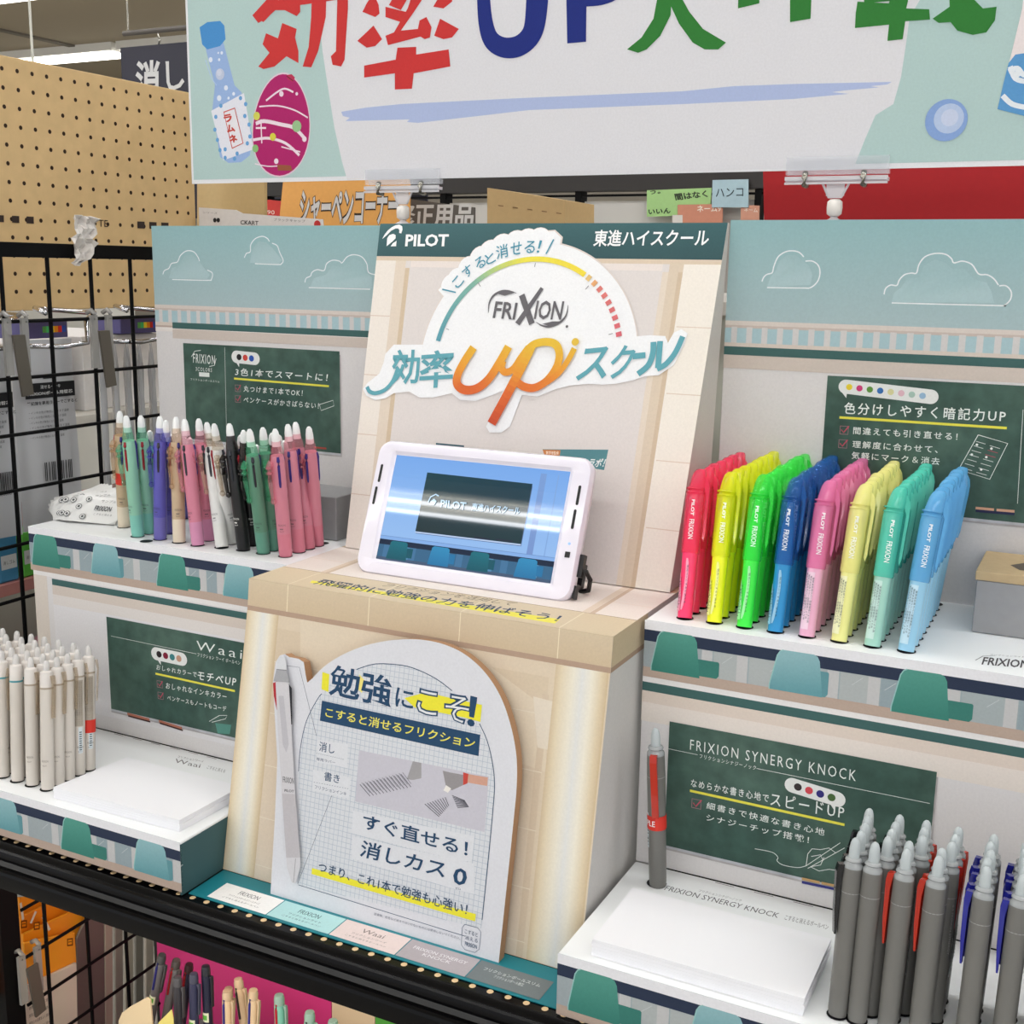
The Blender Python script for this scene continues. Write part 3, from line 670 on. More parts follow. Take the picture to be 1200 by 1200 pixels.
# ---------------------------------------------------- label strip on the shelf edge in front of the plinth
LS = thing('product_label_strip', 'teal card strip with a row of product labels lying before the plinth', 'label strip', (-0.18, -0.14, -0.268))
mesh('strip_card', MB().box((-0.3635, -0.1555, -0.268), (-0.002, -0.108, -0.2672)).v, MB().box((0, 0, 0), (1, 1, 1)).f, mat('teal_strip', (24, 124, 136), 0.45), LS)
def pline(p, cx, cy, wd, hh, col, body, ang=0):
    p.text(body, (cx - wd / 2, cy), (cx + wd / 2, cy), (cx - wd / 2, cy + hh), col, 0.0, px=False)
for i, (px0, px1, col, tc, big, small, rows) in enumerate([
    ((264.5, 1040), (330, 1060), (238, 236, 234), (80, 78, 80), 'FRIXION', 'フリクションボールスリーカラーズ', 1),
    ((331.5, 1061), (400, 1081.5), (176, 216, 216), (60, 84, 90), 'FRIXION', 'フリクションライト', 1),
    ((402, 1082.5), (471, 1105.5), (226, 208, 204), (130, 116, 112), 'Waai', 'フリクションワーイ', 1),
    ((473, 1106.5), (548, 1129), (176, 168, 172), (226, 224, 226), 'FRIXION SYNERGY', 'KNOCK', 2),
    ((550, 1131), (632, 1156), (116, 124, 126), (216, 220, 220), 'フリクションボールスリム', 'フリクションボール替芯', 2)]):
    pr = Print(TP(-0.2672), 0.0002 + 0.00002 * i); a = pr.P(*px0); c = pr.P(*px1)
    x0, x1 = a.x, c.x
    x0 = -0.345 + 0.0655 * i; x1 = x0 + 0.0645
    pr.rect(x0, -0.1525, x1, -0.1255, col); m_ = (x0 + x1) / 2
    pline(pr, m_, -0.137, 0.022 if len(big) < 8 else 0.05, 0.006 if len(big) < 8 else 0.0042, tc, big)
    pline(pr, m_, -0.1425, 0.034 if rows == 1 else 0.026, 0.0028 if rows == 1 else 0.004, tc, small)
    if rows == 1: pline(pr, m_, -0.1472, 0.04, 0.0024, tc, 'こすると消えるボールペン')
    o = pr.build('product_label', LS)
    o['label'] = ['white product label', 'pale blue product label', 'pale pink product label', 'mauve product label', 'grey product label'][i]

# ---------------------------------------------------- arch-topped sign leaning on the plinth
AS = thing('arch_sign', 'white arch-topped card sign with navy Japanese slogans leaning on the plinth', 'sign', (-0.18, -0.12, -0.267))
APL = Plane((0, -0.122, -0.2672), (1, 0, 0), (0, 0.1905, 1))
OUTL = [(317, 1047), (322, 960), (325, 890), (322, 840), (320, 800), (323, 776), (328, 768), (334, 766.5), (339, 770), (350, 772), (356, 776), (358, 790), (360, 800), (366, 795), (380, 781), (400, 768), (425, 757.5), (450, 751.5), (475, 749), (497, 750), (520, 755), (542, 765), (562, 781), (578, 801), (590, 824), (599, 852), (604.5, 880), (606, 905), (605, 930), (599, 990), (591, 1065), (584, 1132)]
_k = OUTL.index((366, 795)); _e = OUTL.index((605, 930)); pts = [APL.px(*q) for q in OUTL]; pts = pts[:_k] + smooth_path(pts[_k:_e + 1], 5) + pts[_e + 1:]; pts[0].y = 0; pts[-1].y = 0
n = len(pts); th = 0.0095
vs = [APL.at(q, 0) for q in pts] + [APL.at(q, -th) for q in pts]
fs = [tuple(reversed(range(n))), tuple(range(n, 2 * n))] + [(i, (i + 1) % n, (i + 1) % n + n, i + n) for i in range(n)]
SBD = mesh('sign_board', vs, fs, INK, AS, cols=[lin((218, 219, 225)), lin((178, 140, 104))] + [lin((170, 132, 100))] * n)
p = Print(APL); GL = (176, 186, 200)
inner = [(350, 1037), (350.5, 970), (350, 904), (352, 878), (357, 852), (364, 834), (374, 816), (388, 801), (405, 789), (425, 781), (447, 777), (470, 779.5), (490, 785), (512, 796), (532, 811), (549, 830), (562, 852), (571, 872), (577, 893), (579.5, 915), (578.5, 940), (572, 1010), (564, 1088)]
IP = [APL.px(*q) for q in inner]
p.uv(IP, (214, 217, 222))
def hits(poly, k, ax):
    r = []
    for i in range(len(poly)):
        a, c = poly[i], poly[(i + 1) % len(poly)]
        if (a[ax] - k) * (c[ax] - k) < 0: t = (k - a[ax]) / (c[ax] - a[ax]); r.append(a[1 - ax] + (c[1 - ax] - a[1 - ax]) * t)
    return sorted(r)
g = 0.00455
for ax in (0, 1):
    k = min(q[ax] for q in IP) + g / 2
    while k < max(q[ax] for q in IP):
        h = hits(IP, k, ax)
        for j in range(0, len(h) - 1, 2):
            a = (k, h[j]) if ax == 0 else (h[j], k); c = (k, h[j + 1]) if ax == 0 else (h[j + 1], k)
            p.stroke([a, c], 0.00042, GL, px=False); p.off -= p.step
        k += g
    p.off += p.step
NV = (40, 72, 104); YL = (234, 226, 60)
p.stroke([(350, 904), (352, 878), (357, 852), (364, 834), (373, 818), (377, 813)], 0.0007, NV, smooth=3)
p.stroke([(418, 784.5), (440, 778), (470, 779.5), (490, 785), (512, 796), (530, 809.5)], 0.0007, NV, smooth=3)
p.stroke([(562, 848), (571, 868), (577, 893), (579.5, 915), (578.5, 940), (572, 1010), (565, 1078)], 0.0007, NV, smooth=3)
p.stroke([(350, 1037), (545, 1097)], 0.0005, NV)
p.stroke([(336, 780), (351, 782), (371, 862.5)], 0.0004, (90, 100, 116)); p.stroke([(389, 932), (349, 1035.6)], 0.0004, (90, 100, 116))
LT = (219, 221, 226)
for q in ([(372, 867), (408, 872), (407, 900), (371, 893)], [(367, 902), (411, 911), (409, 936), (366, 926)], [(414, 950), (556, 980), (553, 1009), (540, 1009), (412, 976)], [(413, 980), (556, 1012), (556, 1048), (540, 1044), (412, 1006)]): p.px(q, LT)
p.px([(378, 787.5), (386, 790), (385, 811), (377, 807.5)], YL); p.px([(421, 790), (430, 800), (424, 812), (420, 808)], (238, 226, 130)); p.px([(474, 818), (500, 811), (520, 816), (565, 826), (563, 846), (545, 841), (486, 829)], YL)
p.text('勉強', (385, 814.5), (458, 831), (388.5, 778), NV, 0.02); p.text('に', (463, 827.5), (484, 832), (464.5, 805), NV, 0.014)
p.text('こそ', (486.5, 836), (549.5, 850.5), (490, 803), NV, 0.046); p.text('こそ', (488.5, 834.5), (547.5, 848.5), (492, 805.5), (226, 228, 230), -0.004); p.text('！', (547, 850), (556, 852.5), (551, 815), NV, 0.03)
p.px([(377.5, 821), (563, 861), (561, 886), (375, 844.5)], NV); p.text('こすると消せるフリクション', (381, 840), (556, 877.5), (382.5, 828.5), (232, 224, 96), 0.012)
p.text('消し', (374, 880), (392, 884), (374.7, 868.5), NV, 0.008); p.text('専用ラバー', (371, 891), (393, 895.5), (371, 887.3), NV); p.text('書き', (380, 914.5), (398, 918.5), (380.5, 904), NV, 0.008); p.text('フリクションインキ', (369, 924), (406, 932.5), (369.3, 919.8), NV)
for a, c in (((371, 882.5), (404, 890)), ((372, 921) if 0 else (368, 916.5), (410, 924.5))):
    for i in range(14):
        t = i / 14; p.stroke([(a[0] + (c[0] - a[0]) * t, a[1] + (c[1] - a[1]) * t), (a[0] + (c[0] - a[0]) * (t + .035), a[1] + (c[1] - a[1]) * (t + .035))], 0.0004, (120, 130, 146)); p.off -= p.step
    p.off += p.step
p.px([(421, 879), (573, 910), (568, 975), (416.5, 939)], (198, 196, 206))
p.px([(484, 892), (494, 894), (494, 912), (484, 914), (477, 913)], (160, 158, 160)); p.px([(519, 903), (527, 905), (549, 909), (545, 919), (530, 926), (523, 923)], (150, 146, 148)); p.px([(543, 905), (550, 907), (548, 918), (543, 920)], (196, 74, 64)); p.px([(549, 907), (572, 911), (571, 921), (548, 917)], (208, 160, 140)); p.px([(523, 920), (529, 924), (525, 929), (520, 926)], (236, 232, 226))
for i in range(13):
    x = 422 + i * 4.0; p.stroke([(x, 919 - i * 1.0), (x + 12, 933 - i * 0.9)], 0.0006, (74, 74, 84)); p.stroke([(x + 2, 917 - i * 1.0), (x + 12, 929 - i * 0.9)], 0.0004, (96, 96, 104))
for i in range(9):
    p.stroke([(498 + i * 3, 942 - i), (515 + i * 1.4, 957 - i * 1.6)], 0.0006, (74, 74, 84))
    p.stroke([(530 + i * 0.8, 932 + i * 1.8), (545 + i * 1 - i * .4, 938 + i * .9)], 0.0005, (84, 84, 94))
p.text('すぐ直せる！', (425.5, 971), (548, 1004), (426.5, 953), NV, 0.014); p.text('消しカス', (421, 1003), (520.6, 1029.5), (425, 984), NV, 0.014); p.text('0', (530.5, 1035.6), (546.5, 1038.5), (532.5, 1016), NV, 0.02); p.text('ゼロ', (534, 1041.5), (540, 1043), (534, 1039), NV)
p.px([(366, 1017), (558, 1071), (557, 1079.5), (365.5, 1024)], YL); p.text('つまり、これ1本で勉強も心強い！', (373, 1021.5), (547, 1072.5), (374.5, 1009), NV, 0.008)
p.text('証書類、宛名など消えてはいけないものには使用しないでください。', (438.5, 1072), (539.5, 1101), (439, 1069), (110, 116, 132))
sq = [(545, 1083), (560, 1087), (564, 1092), (562, 1112), (557, 1116), (545, 1112.5), (541, 1107), (542, 1087), (545, 1083)]; p.stroke(sq, 0.0005, (120, 132, 150))
p.text('こすると', (545, 1093.5), (560, 1098), (545.3, 1088.5), NV); p.text('消える', (545, 1100.5), (560, 1105), (545.3, 1095.5), NV); p.text('FRIXION', (545, 1108), (559, 1112), (545.5, 1103), NV, .01)
p.build('sign_print', SBD)
p = Print(APL, 0.0032)
p.px([(327, 784), (327, 773), (331, 768.5), (335, 769.5), (338, 774), (338.5, 785)], (214, 216, 220)); p.px([(326.5, 784), (338.5, 785), (342, 799), (323, 798)], (168, 168, 172))
p.px([(322.5, 800), (327, 798), (328.5, 815), (327, 832), (323.5, 815)], (176, 44, 54)); p.px([(340, 799), (344.5, 806), (345, 848), (342, 850)], (44, 44, 50))
p.px([(325.5, 798.5), (341, 799.5), (344, 850), (348.5, 930), (333, 930), (328.5, 860)], (206, 204, 208)); p.px([(329, 815), (335, 815), (341, 872), (338, 881), (334, 872)], (188, 186, 192))
p.px([(333, 929), (348.5, 930), (354.5, 1004), (338, 1004)], (190, 186, 190)); p.px([(338, 1004), (354.5, 1004), (355, 1014), (349, 1034), (344.5, 1033), (339, 1016)], (208, 206, 210))
p.stroke([(349, 1005), (346.5, 1033)], 0.0006, (150, 148, 152)); p.stroke([(326.5, 784), (338.5, 785)], 0.0006, (120, 120, 124))
p.text('FRIXION', (334, 916), (347, 918), (334, 909), (80, 80, 86), .01); p.text('PILOT', (336, 927), (347, 928), (336, 924), (60, 60, 66), .02)
p.build('printed_pen', SBD, label='flat picture of a silver three-colour pen')

# ---------------------------------------------------- tablet
lean = 0.3776; yaw = 0.0015
tu = Vector((math.cos(yaw), math.sin(yaw), 0)); tb = Vector((-math.sin(yaw), math.cos(yaw), 0)); tv = math.cos(lean) * Vector((0, 0, 1)) + math.sin(lean) * tb; tn = tu.cross(tv)
TO = Vector((-0.2975, 0.012, 0.0008)); TPLN = Plane(TO, tu, tv)
TB = thing('tablet_player', 'white video tablet on a stand showing a blue classroom on its screen', 'tablet', M=Matrix(((tu.x, tv.x, tn.x, TO.x), (tu.y, tv.y, tn.y, TO.y), (tu.z, tv.z, tn.z, TO.z), (0, 0, 0, 1))))
WP = mat('white_plastic', (232, 228, 240), 0.22, coat=0.4)
W, H = 0.2228, 0.1293
def rr(x0, y0, x1, y1, r, n=6):
    P = []
    for cx, cy, a in ((x1 - r, y1 - r, 0), (x0 + r, y1 - r, 90), (x0 + r, y0 + r, 180), (x1 - r, y0 + r, 270)):
        for i in range(n + 1): t = math.radians(a + 90 * i / n); P.append((cx + r * math.cos(t), cy + r * math.sin(t)))
    return P
def loft(rings, cap0=True, cap1=True):
    vs = []; fs = []; n = len(rings[0][0])
    for pts, z in rings: vs += [(x, y, z) for x, y in pts]
    for j in range(len(rings) - 1):
        for i in range(n): fs.append((j * n + i, j * n + (i + 1) % n, (j + 1) * n + (i + 1) % n, (j + 1) * n + i))
    if cap0: fs.append(tuple(reversed(range(n))))
    if cap1: fs.append(tuple(range((len(rings) - 1) * n, len(rings) * n)))
    return vs, fs
S0 = (0.0203, 0.0146, 0.2014, 0.1155)
R = [(rr(0.004, 0.004, W - 0.004, H - 0.004, 0.010), -0.016), (rr(0.001, 0.001, W - 0.001, H - 0.001, 0.012), -0.013), (rr(0, 0, W, H, 0.013), -0.004), (rr(0.0015, 0.0015, W - 0.0015, H - 0.0015, 0.0125), -0.0005), (rr(0.004, 0.004, W - 0.004, H - 0.004, 0.0115), 0.0),
     (rr(S0[0] - 0.0035, S0[1] - 0.0035, S0[2] + 0.0035, S0[3] + 0.0035, 0.003), 0.0), (rr(S0[0] - 0.001, S0[1] - 0.001, S0[2] + 0.001, S0[3] + 0.001, 0.002), -0.0024), (rr(S0[0], S0[1], S0[2], S0[3], 0.0012), -0.0028)]
vs, fs = loft(R, True, True)
o = mesh('housing', vs, fs, WP, TB, local=True); autosmooth(o, 40)
p = Print(Plane(TO, tu, tv), -0.0025, 0.00002)
x0, y0, x1, y1 = S0
p.vgrad(x0, y0 + 0.02, x1, y1, (150, 190, 240), (120, 170, 236)); p.vgrad(x0 + 0.153, y0 + 0.02, x0 + 0.159, y1 - 0.004, (120, 150, 206), (124, 160, 216)); p.vgrad(x0 + 0.17, y0 + 0.02, x0 + 0.171, y1 - 0.004, (130, 168, 224), (130, 168, 224))
p.rect(x0, y0, x1, y0 + 0.0195, (58, 104, 140)); p.rect(x0, y0 + 0.0145, x1, y0 + 0.0195, (24, 42, 68)); p.rect(x0, y0 + 0.0195, x1, y0 + 0.0225, (134, 176, 232)); p.rect(x0, y0 + 0.0225, x1, y0 + 0.0230, (110, 146, 200))
for i, wx in enumerate((0.006, 0.028, 0.034, 0.07, 0.084, 0.115, 0.13, 0.16)): p.rect(x0 + wx, y0, x0 + wx + 0.007, y0 + 0.0145, (84, 138, 178) if i % 2 else (70, 118, 158))
p.rect(x0, y0, x1, y0 + 0.0028, (72, 92, 120))
for i, (cx, cy) in enumerate(((0.022, 0), (0.067, 1), (0.108, 0), (0.156, 1))):
    c = ((28, 112, 128), (22, 88, 104)) if cy == 0 else ((52, 142, 190), (40, 118, 168)); c0 = x0 + cx
    p.rect(c0 + 0.006, y0 + 0.0045, c0 + 0.016, y0 + 0.0135, c[1])
    p.uv([(c0 - .0115, y0 + .0015), (c0 - .0092, y0 + .0175), (c0 - .007, y0 + .0188), (c0 + .007, y0 + .0188), (c0 + .0092, y0 + .0175), (c0 + .0105, y0 + .0015)], 0, [c[1], c[0], c[0], c[0], c[0], c[1]])
q = [p.P(499.5, 553), p.P(623, 566.5), p.P(609.5, 637), p.P(485.5, 622)]
p.uv([a + Vector((0.0006, -0.002)) for a in q], (96, 122, 168)); p.uv(q, 0, [(26, 66, 78), (26, 62, 78), (30, 58, 66), (34, 54, 60)])
p.stroke([q[3] + Vector((0, -.0008)), q[2] + Vector((0, -.0008))], 0.0012, (190, 210, 240), px=False)
p.stroke([(555, 629), (573, 631.5)], 0.0014, (40, 48, 66)); p.stroke([(580, 631.5), (600, 634)], 0.0014, (40, 48, 66))
p.build('screen_picture', TB, SCREEN, label='lit screen showing a blue classroom')
p = Print(Plane(TO, tu, tv), -0.0012, 0.00002)
WS = (176, 214, 244)
p.text('PILOT', (515, 594), (545, 597.5), (516, 585), WS, 0.025); p.text('東進ハイスクール', (551.5, 598), (608, 603), (553, 589), WS, 0.015)
p.stroke([(501, 588), (504, 582), (510, 579), (513.5, 581)], 0.0012, WS); p.px([(503, 591), (504, 587), (508, 584), (511, 587), (508, 591.5)], WS)
p.build('screen_lettering', TB, SCREEN)
BKP = mat('black_plastic', (18, 18, 20), 0.35)
for (ax, ay, bx, by) in ((448.5, 544, 443.5, 565), (441.5, 570, 437.5, 591), (680.5, 569, 675.5, 592), (675, 597, 670, 620)):
    a, c = TPLN.px(ax, ay), TPLN.px(bx, by); m_ = (a + c) / 2; L = abs(a.y - c.y) / 2
    vs = [(m_.x + dx * 0.0014, m_.y + dy, 0.0003) for dx, dy in [(math.cos(t), (L - .0014) * (1 if math.sin(t) > 0 else -1) + 0.0014 * math.sin(t)) for t in [2 * PI * (i + .5) / 12 for i in range(12)]]]
    mesh('speaker_slot', vs, [tuple(range(12))], BKP, TB, local=True)
a = TPLN.px(665, 650); mesh('sensor_window', *(lambda b: (b.v, b.f))(MB().box((a.x - .0024, a.y - .0026, 0), (a.x + .0024, a.y + .0026, 0.0004))), BKP, TB, local=True)
a = TPLN.px(667, 637); mesh('indicator_light', *(lambda b: (b.v, b.f))(MB().lathe([(0.0013, 0), (0.0009, 0.0006)], 12, (a.x, a.y, 0))), mat('indicator_blue', (120, 150, 240), 0.3, emis=1.0), TB, local=True)
b = MB(); b.box((W - 0.022, 0.012, -0.046), (W - 0.009, 0.020, -0.016)); b.box((W - 0.022, 0.012, -0.05), (W - 0.009, 0.040, -0.043))
b.box((0.03, 0.02, -0.03), (0.19, 0.1, -0.016))
mesh('stand_bracket', b.v, b.f, BKP, TB, local=True)
b = MB(); b.tube([(W + 0.0005, 0.031, -0.010), (W + 0.006, 0.030, -0.012), (W + 0.008, 0.024, -0.02), (W + 0.004, 0.016, -0.03), (W - 0.006, 0.014, -0.036)], 0.0022, 8)
b.box((W - 0.0005, 0.024, -0.0135), (W + 0.004, 0.044, -0.0075)); b.box((W - 0.001, 0.0045, -0.013), (W + 0.0015, 0.016, -0.006))
mesh('power_cable', b.v, b.f, BKP, TB, local=True)

# ================================================================== PENS
def tint(name, col, fac=0.45, rough=0.12):
    """clear coloured plastic: light passes straight through with the colour's tint"""
    if name in MATS: return MATS[name]
    m = bpy.data.materials.new(name); m.use_nodes = True; nt = m.node_tree; b = nt.nodes['Principled BSDF']; c = lin(col)
    b.inputs['Base Color'].default_value = (*c, 1); b.inputs['Roughness'].default_value = rough; b.inputs['Coat Weight'].default_value = 0.3
    t = nt.nodes.new('ShaderNodeBsdfTransparent'); t.inputs[0].default_value = (*[0.72 + 0.28 * v for v in c], 1)
    mx = nt.nodes.new('ShaderNodeMixShader'); mx.inputs[0].default_value = 1 - fac
    out = nt.nodes['Material Output']; nt.links.new(t.outputs[0], mx.inputs[1]); nt.links.new(b.outputs[0], mx.inputs[2]); nt.links.new(mx.outputs[0], out.inputs[0])
    MATS[name] = m; return m
def wrap_text(body, r, th0, z0, length, height, bold=0.0, along=True):
    vs, fs, x0, x1, y0, y1 = glyphs(body, bold); out = []
    for x, y in vs:
        fx = (x - x0) / (x1 - x0); fy = (y - y0) / (y1 - y0) - 0.5
        if along: z = z0 - fx * length; th = th0 + fy * height / r
        else: th = th0 + (fx - 0.5) * length / r; z = z0 + (fy + 0.5) * height
        out.append((r * math.cos(th), r * math.sin(th), z))
    return out, fs
def patch(r, th0, th1, z0, z1, n=6, shape=None):
    vs = []; fs = []
    for i in range(n + 1):
        th = th0 + (th1 - th0) * i / n; a, c = (shape(i / n) if shape else (0, 1))
        vs += [(r * math.cos(th), r * math.sin(th), z0 + (z1 - z0) * a), (r * math.cos(th), r * math.sin(th), z0 + (z1 - z0) * c)]
    for i in range(n): fs.append((2 * i, 2 * i + 2, 2 * i + 3, 2 * i + 1))
    return vs, fs
def parts(root, items):
    for nm, v, f, m, sm in items:
        o = mesh(nm, v, f, m, root, local=True)
        if sm: autosmooth(o, 40)
def copy_tree(o, M, label):
    c = o.copy(); COL.objects.link(c); c.matrix_world = M; WORLD[c.name] = M.copy(); c['label'] = label
    for ch in o.children:
        k = ch.copy(); COL.objects.link(k); k.parent = c
        for g in ch.children: kk = g.copy(); COL.objects.link(kk); kk.parent = k
    return c
def pose(B, T, spin=0):
    z = (Vector(T) - Vector(B)).normalized(); x = Vector((1, 0, 0)); x = (x - z * x.dot(z)).normalized(); y = z.cross(x)
    R = Matrix((x, y, z)).transposed().to_4x4()
    return Matrix.Translation(Vector(B)) @ R @ Matrix.Rotation(spin, 4, 'Z')
WHT = mat('white_ink', (240, 244, 244), 0.5); DRK = mat('dark_ink', (62, 70, 76), 0.6); LBL = mat('pen_label_film', (214, 224, 228), 0.4); BLK = mat('hole_shadow_card', (30, 30, 34), 0.8)
PROTO = {}
def first_or_copy(key, make, M, label):
    if key not in PROTO:
        r = make(M, label); PROTO[key] = r; return r
    return copy_tree(PROTO[key], M, label)

# ---- highlighters
def lerp(a, b, t): return tuple(x + (y - x) * t for x, y in zip(a, b))
HC8 = [('pink neon', (255, 56, 112), (255, 70, 112), .55), ('yellow neon', (244, 246, 30), (246, 250, 40), .55), ('green neon', (60, 240, 70), (60, 246, 84), .55), ('deep blue', (36, 146, 206), (30, 110, 190), .62),
       ('pale pink', (238, 178, 206), (246, 136, 190), .5), ('pale yellow', (238, 236, 150), (254, 250, 160), .42), ('mint', (166, 216, 200), (92, 220, 196), .38), ('sky blue', (152, 204, 232), (108, 190, 240), .38)]
def highlighter(k):
    nm, bc, cc, tr = HC8[k]
    def make(M, label):
        t = thing('highlighter', label, 'highlighter', M=M, group='%s highlighters' % nm)
        bm = mat('barrel_' + nm, bc, 0.3, coat=0.3, sss=0.15); nk = mat('neck_' + nm, lerp(bc, cc, 0.35), 0.3); cm = tint('cap_' + nm, cc, tr)
        b = MB().lathe([(0.0060, -0.004), (0.0062, 0.0), (0.0064, 0.03), (0.0067, 0.053)], 16)
        nb = MB().lathe([(0.0064, 0.053), (0.0062, 0.066), (0.0050, 0.082), (0.0032, 0.092), (0.0028, 0.102)], 14)
        c = MB().lathe([(0.0073, 0.050), (0.0078, 0.0515), (0.0078, 0.097), (0.0070, 0.102)], 18)
        c = MB(); rg = [(0.050, 0, .0073, .0073), (.0515, 0, .0078, .0078), (.097, 0, .0078, .0078), (.1005, .0003, .0077, .0075), (.1015, .0004, .0070, .0066), (.106, .0010, .0070, .0062), (.111, .0016, .0067, .0058), (.1155, .0020, .0061, .0052), (.119, .0026, .0052, .0044), (.1208, .0032, .0040, .0034), (.1213, .0034, .0028, .0024)]
        n_ = 18; cv = []; cf = []
        for z, cx, rx, ry in rg:
            for i in range(n_):
                a = 2 * PI * i / n_; cv.append((cx + rx * math.cos(a), ry * math.sin(a), z))
        for j in range(len(rg) - 1):
            for i in range(n_): cf.append((j * n_ + i, j * n_ + (i + 1) % n_, (j + 1) * n_ + (i + 1) % n_, (j + 1) * n_ + i))
        cf.append(tuple(range((len(rg) - 1) * n_, len(rg) * n_))); c.add(cv, cf)
        for q in (0.1012, 0.1045): c.lathe([(0.0079, q - .0006), (0.0081, q), (0.0079, q + .0006)], 16)
        cl = MB(); cl.prism([(x, -0.0024, z) for x, z in [(.0050, .1165), (.0078, .1150), (.0102, .1115), (.0116, .106), (.0118, .098), (.0112, .066), (.0102, .0605), (.0090, .064), (.0094, .100), (.0078, .104)]], (0, 0.0048, 0))
        lt = []; lf = []
        for body, z0, L, hgt, bd in (('PILOT', 0.0945, 0.0135, 0.0027, 0.03), ('FRIXION', 0.0780, 0.0165, 0.0042, 0.01)):
            v, f = wrap_text(body, 0.0080, math.radians(-88), z0, L, hgt, bd); m = len(lt); lt += v; lf += [tuple(i + m for i in q) for q in f]
        lab = MB()
        if k < 4:
            v, f = patch(0.00685, math.radians(-158), math.radians(-124), 0.0015, 0.034, 6, lambda q: (0.0, 1.0 - 0.62 * q * q)); lab.add(v, f)
            n_ = 12; v = []; f = []
            for i in range(n_ + 1):
                t_ = i / n_; z_ = 0.0025 + 0.043 * t_; th_ = math.radians(-112 + 26 * math.sin(t_ * PI * 0.62) - 10 * t_ * t_); w_ = math.radians(10) * (0.55 if i in (0, n_) else 1)
                for s_ in (-1, 0, 1): v.append((0.00690 * math.cos(th_ + s_ * w_), 0.00690 * math.sin(th_ + s_ * w_), z_))
            for i in range(n_):
                for j in range(2): f.append((3 * i + j, 3 * i + j + 1, 3 * i + j + 4, 3 * i + j + 3))
            lab.add(v, f)
        else:
            v, f = patch(0.00685, math.radians(-150), math.radians(-92), 0.0015, 0.047, 7); lab.add(v, f)
        mk = MB()
        if k < 4:
            v, f = wrap_text('フリクションライト', 0.0070, math.radians(-136), 0.030, 0.024, 0.0026); mk.add(v, f)
            v, f = wrap_text('蛍光ペンこすると消える', 0.0070, math.radians(-89), 0.040, 0.032, 0.0014); mk.add(v, f)
            v, f = wrap_text('FRIXION', 0.0070, math.radians(-152), 0.026, 0.022, 0.0026); mk.add(v, f)
        else:
            for i, a in enumerate((-146, -130, -114, -98)):
                v, f = wrap_text('筆跡消去用ラバー温度環境により消', 0.0070, math.radians(a), 0.046 - 0.001 * i, 0.034 + 0.002 * (i % 2), 0.0015); mk.add(v, f)
        parts(t, [('barrel', b.v, b.f, bm, 1), ('neck', nb.v, nb.f, nk, 1), ('cap', c.v, c.f, cm, 1), ('clip', cl.v, cl.f, cm, 0), ('cap_lettering', lt, lf, WHT, 0),
                  ('barrel_label', lab.v, lab.f, mat('film_' + nm, lerp(bc, (240, 244, 246), 0.55 if k < 4 else 0.45), 0.4), 0), ('label_lettering', mk.v, mk.f, mat('label_ink_' + nm, lerp((40, 60, 70), bc, 0.25), 0.6), 0)])
        return t
    return make
hp = Print(TP(0.0), 0.0004); rnd = random.Random(3)
for k in range(8):
    nrow = [7, 8, 8, 8, 8, 8, 8, 8][k]
    for j in range(nrow + 1):
        bx = 0.0277 + 0.0254 * k; by = 0.0200 + 0.0190 * j
        hp.disc((bx, by), 0.0072, (34, 34, 40), 18); hp.off -= hp.step
        if j >= nrow: continue
        back = [0.036, .034, .032, .030, .031, .030, .029, .027][k] + (0.004 if j == 1 else 0)
        lx = [-.006, -.004, -.001, 0, .001, .004, .006, .009][k] + rnd.uniform(-.001, .001)
        last = j == nrow - 1
        B = Vector((bx, by, 0.0045)); T = B + Vector((lx, back + rnd.uniform(-.003, .003), 0.12))
        label = '%s highlighter, %s' % (HC8[k][0], 'front one of its row' if j == 0 else 'last one at the back of its row' if last else '%s from the front in its row' % ORD[j])
        first_or_copy('hl%d' % k, highlighter(k), pose(B, T, math.radians(8 + rnd.uniform(-6, 6) - (30 if last and k in (5, 7) else 0))), label)
o = hp.build('pen_hole', t1); o['kind'] = 'stuff'

# ---- three-colour pens
MC = {'tan': (196, 172, 140), 'mint': (142, 198, 172), 'purple': (88, 84, 176), 'pink': (212, 128, 150), 'white': (222, 222, 220), 'black': (24, 24, 26), 'green': (92, 142, 118), 'rose': (206, 128, 146)}
GRIP = {'tan': (222, 208, 186), 'mint': (128, 196, 180), 'purple': (108, 102, 178), 'pink': (210, 142, 176), 'white': (220, 220, 216), 'black': (26, 26, 28), 'green': (94, 150, 130), 'rose': (206, 120, 138)}
CLR = {'tan': (224, 190, 150), 'mint': (120, 214, 178), 'purple': (100, 96, 210), 'pink': (244, 172, 190), 'white': (214, 196, 170), 'black': (40, 36, 36), 'green': (110, 220, 170), 'rose': (250, 168, 184)}
ERA = mat('frosted_rubber', (238, 240, 240), 0.35, sss=0.3)
SL = {'red': mat('slider_red', (150, 30, 42), 0.3), 'blue': mat('slider_blue', (48, 38, 120), 0.3), 'dark': mat('slider_dark', (46, 48, 56), 0.3)}
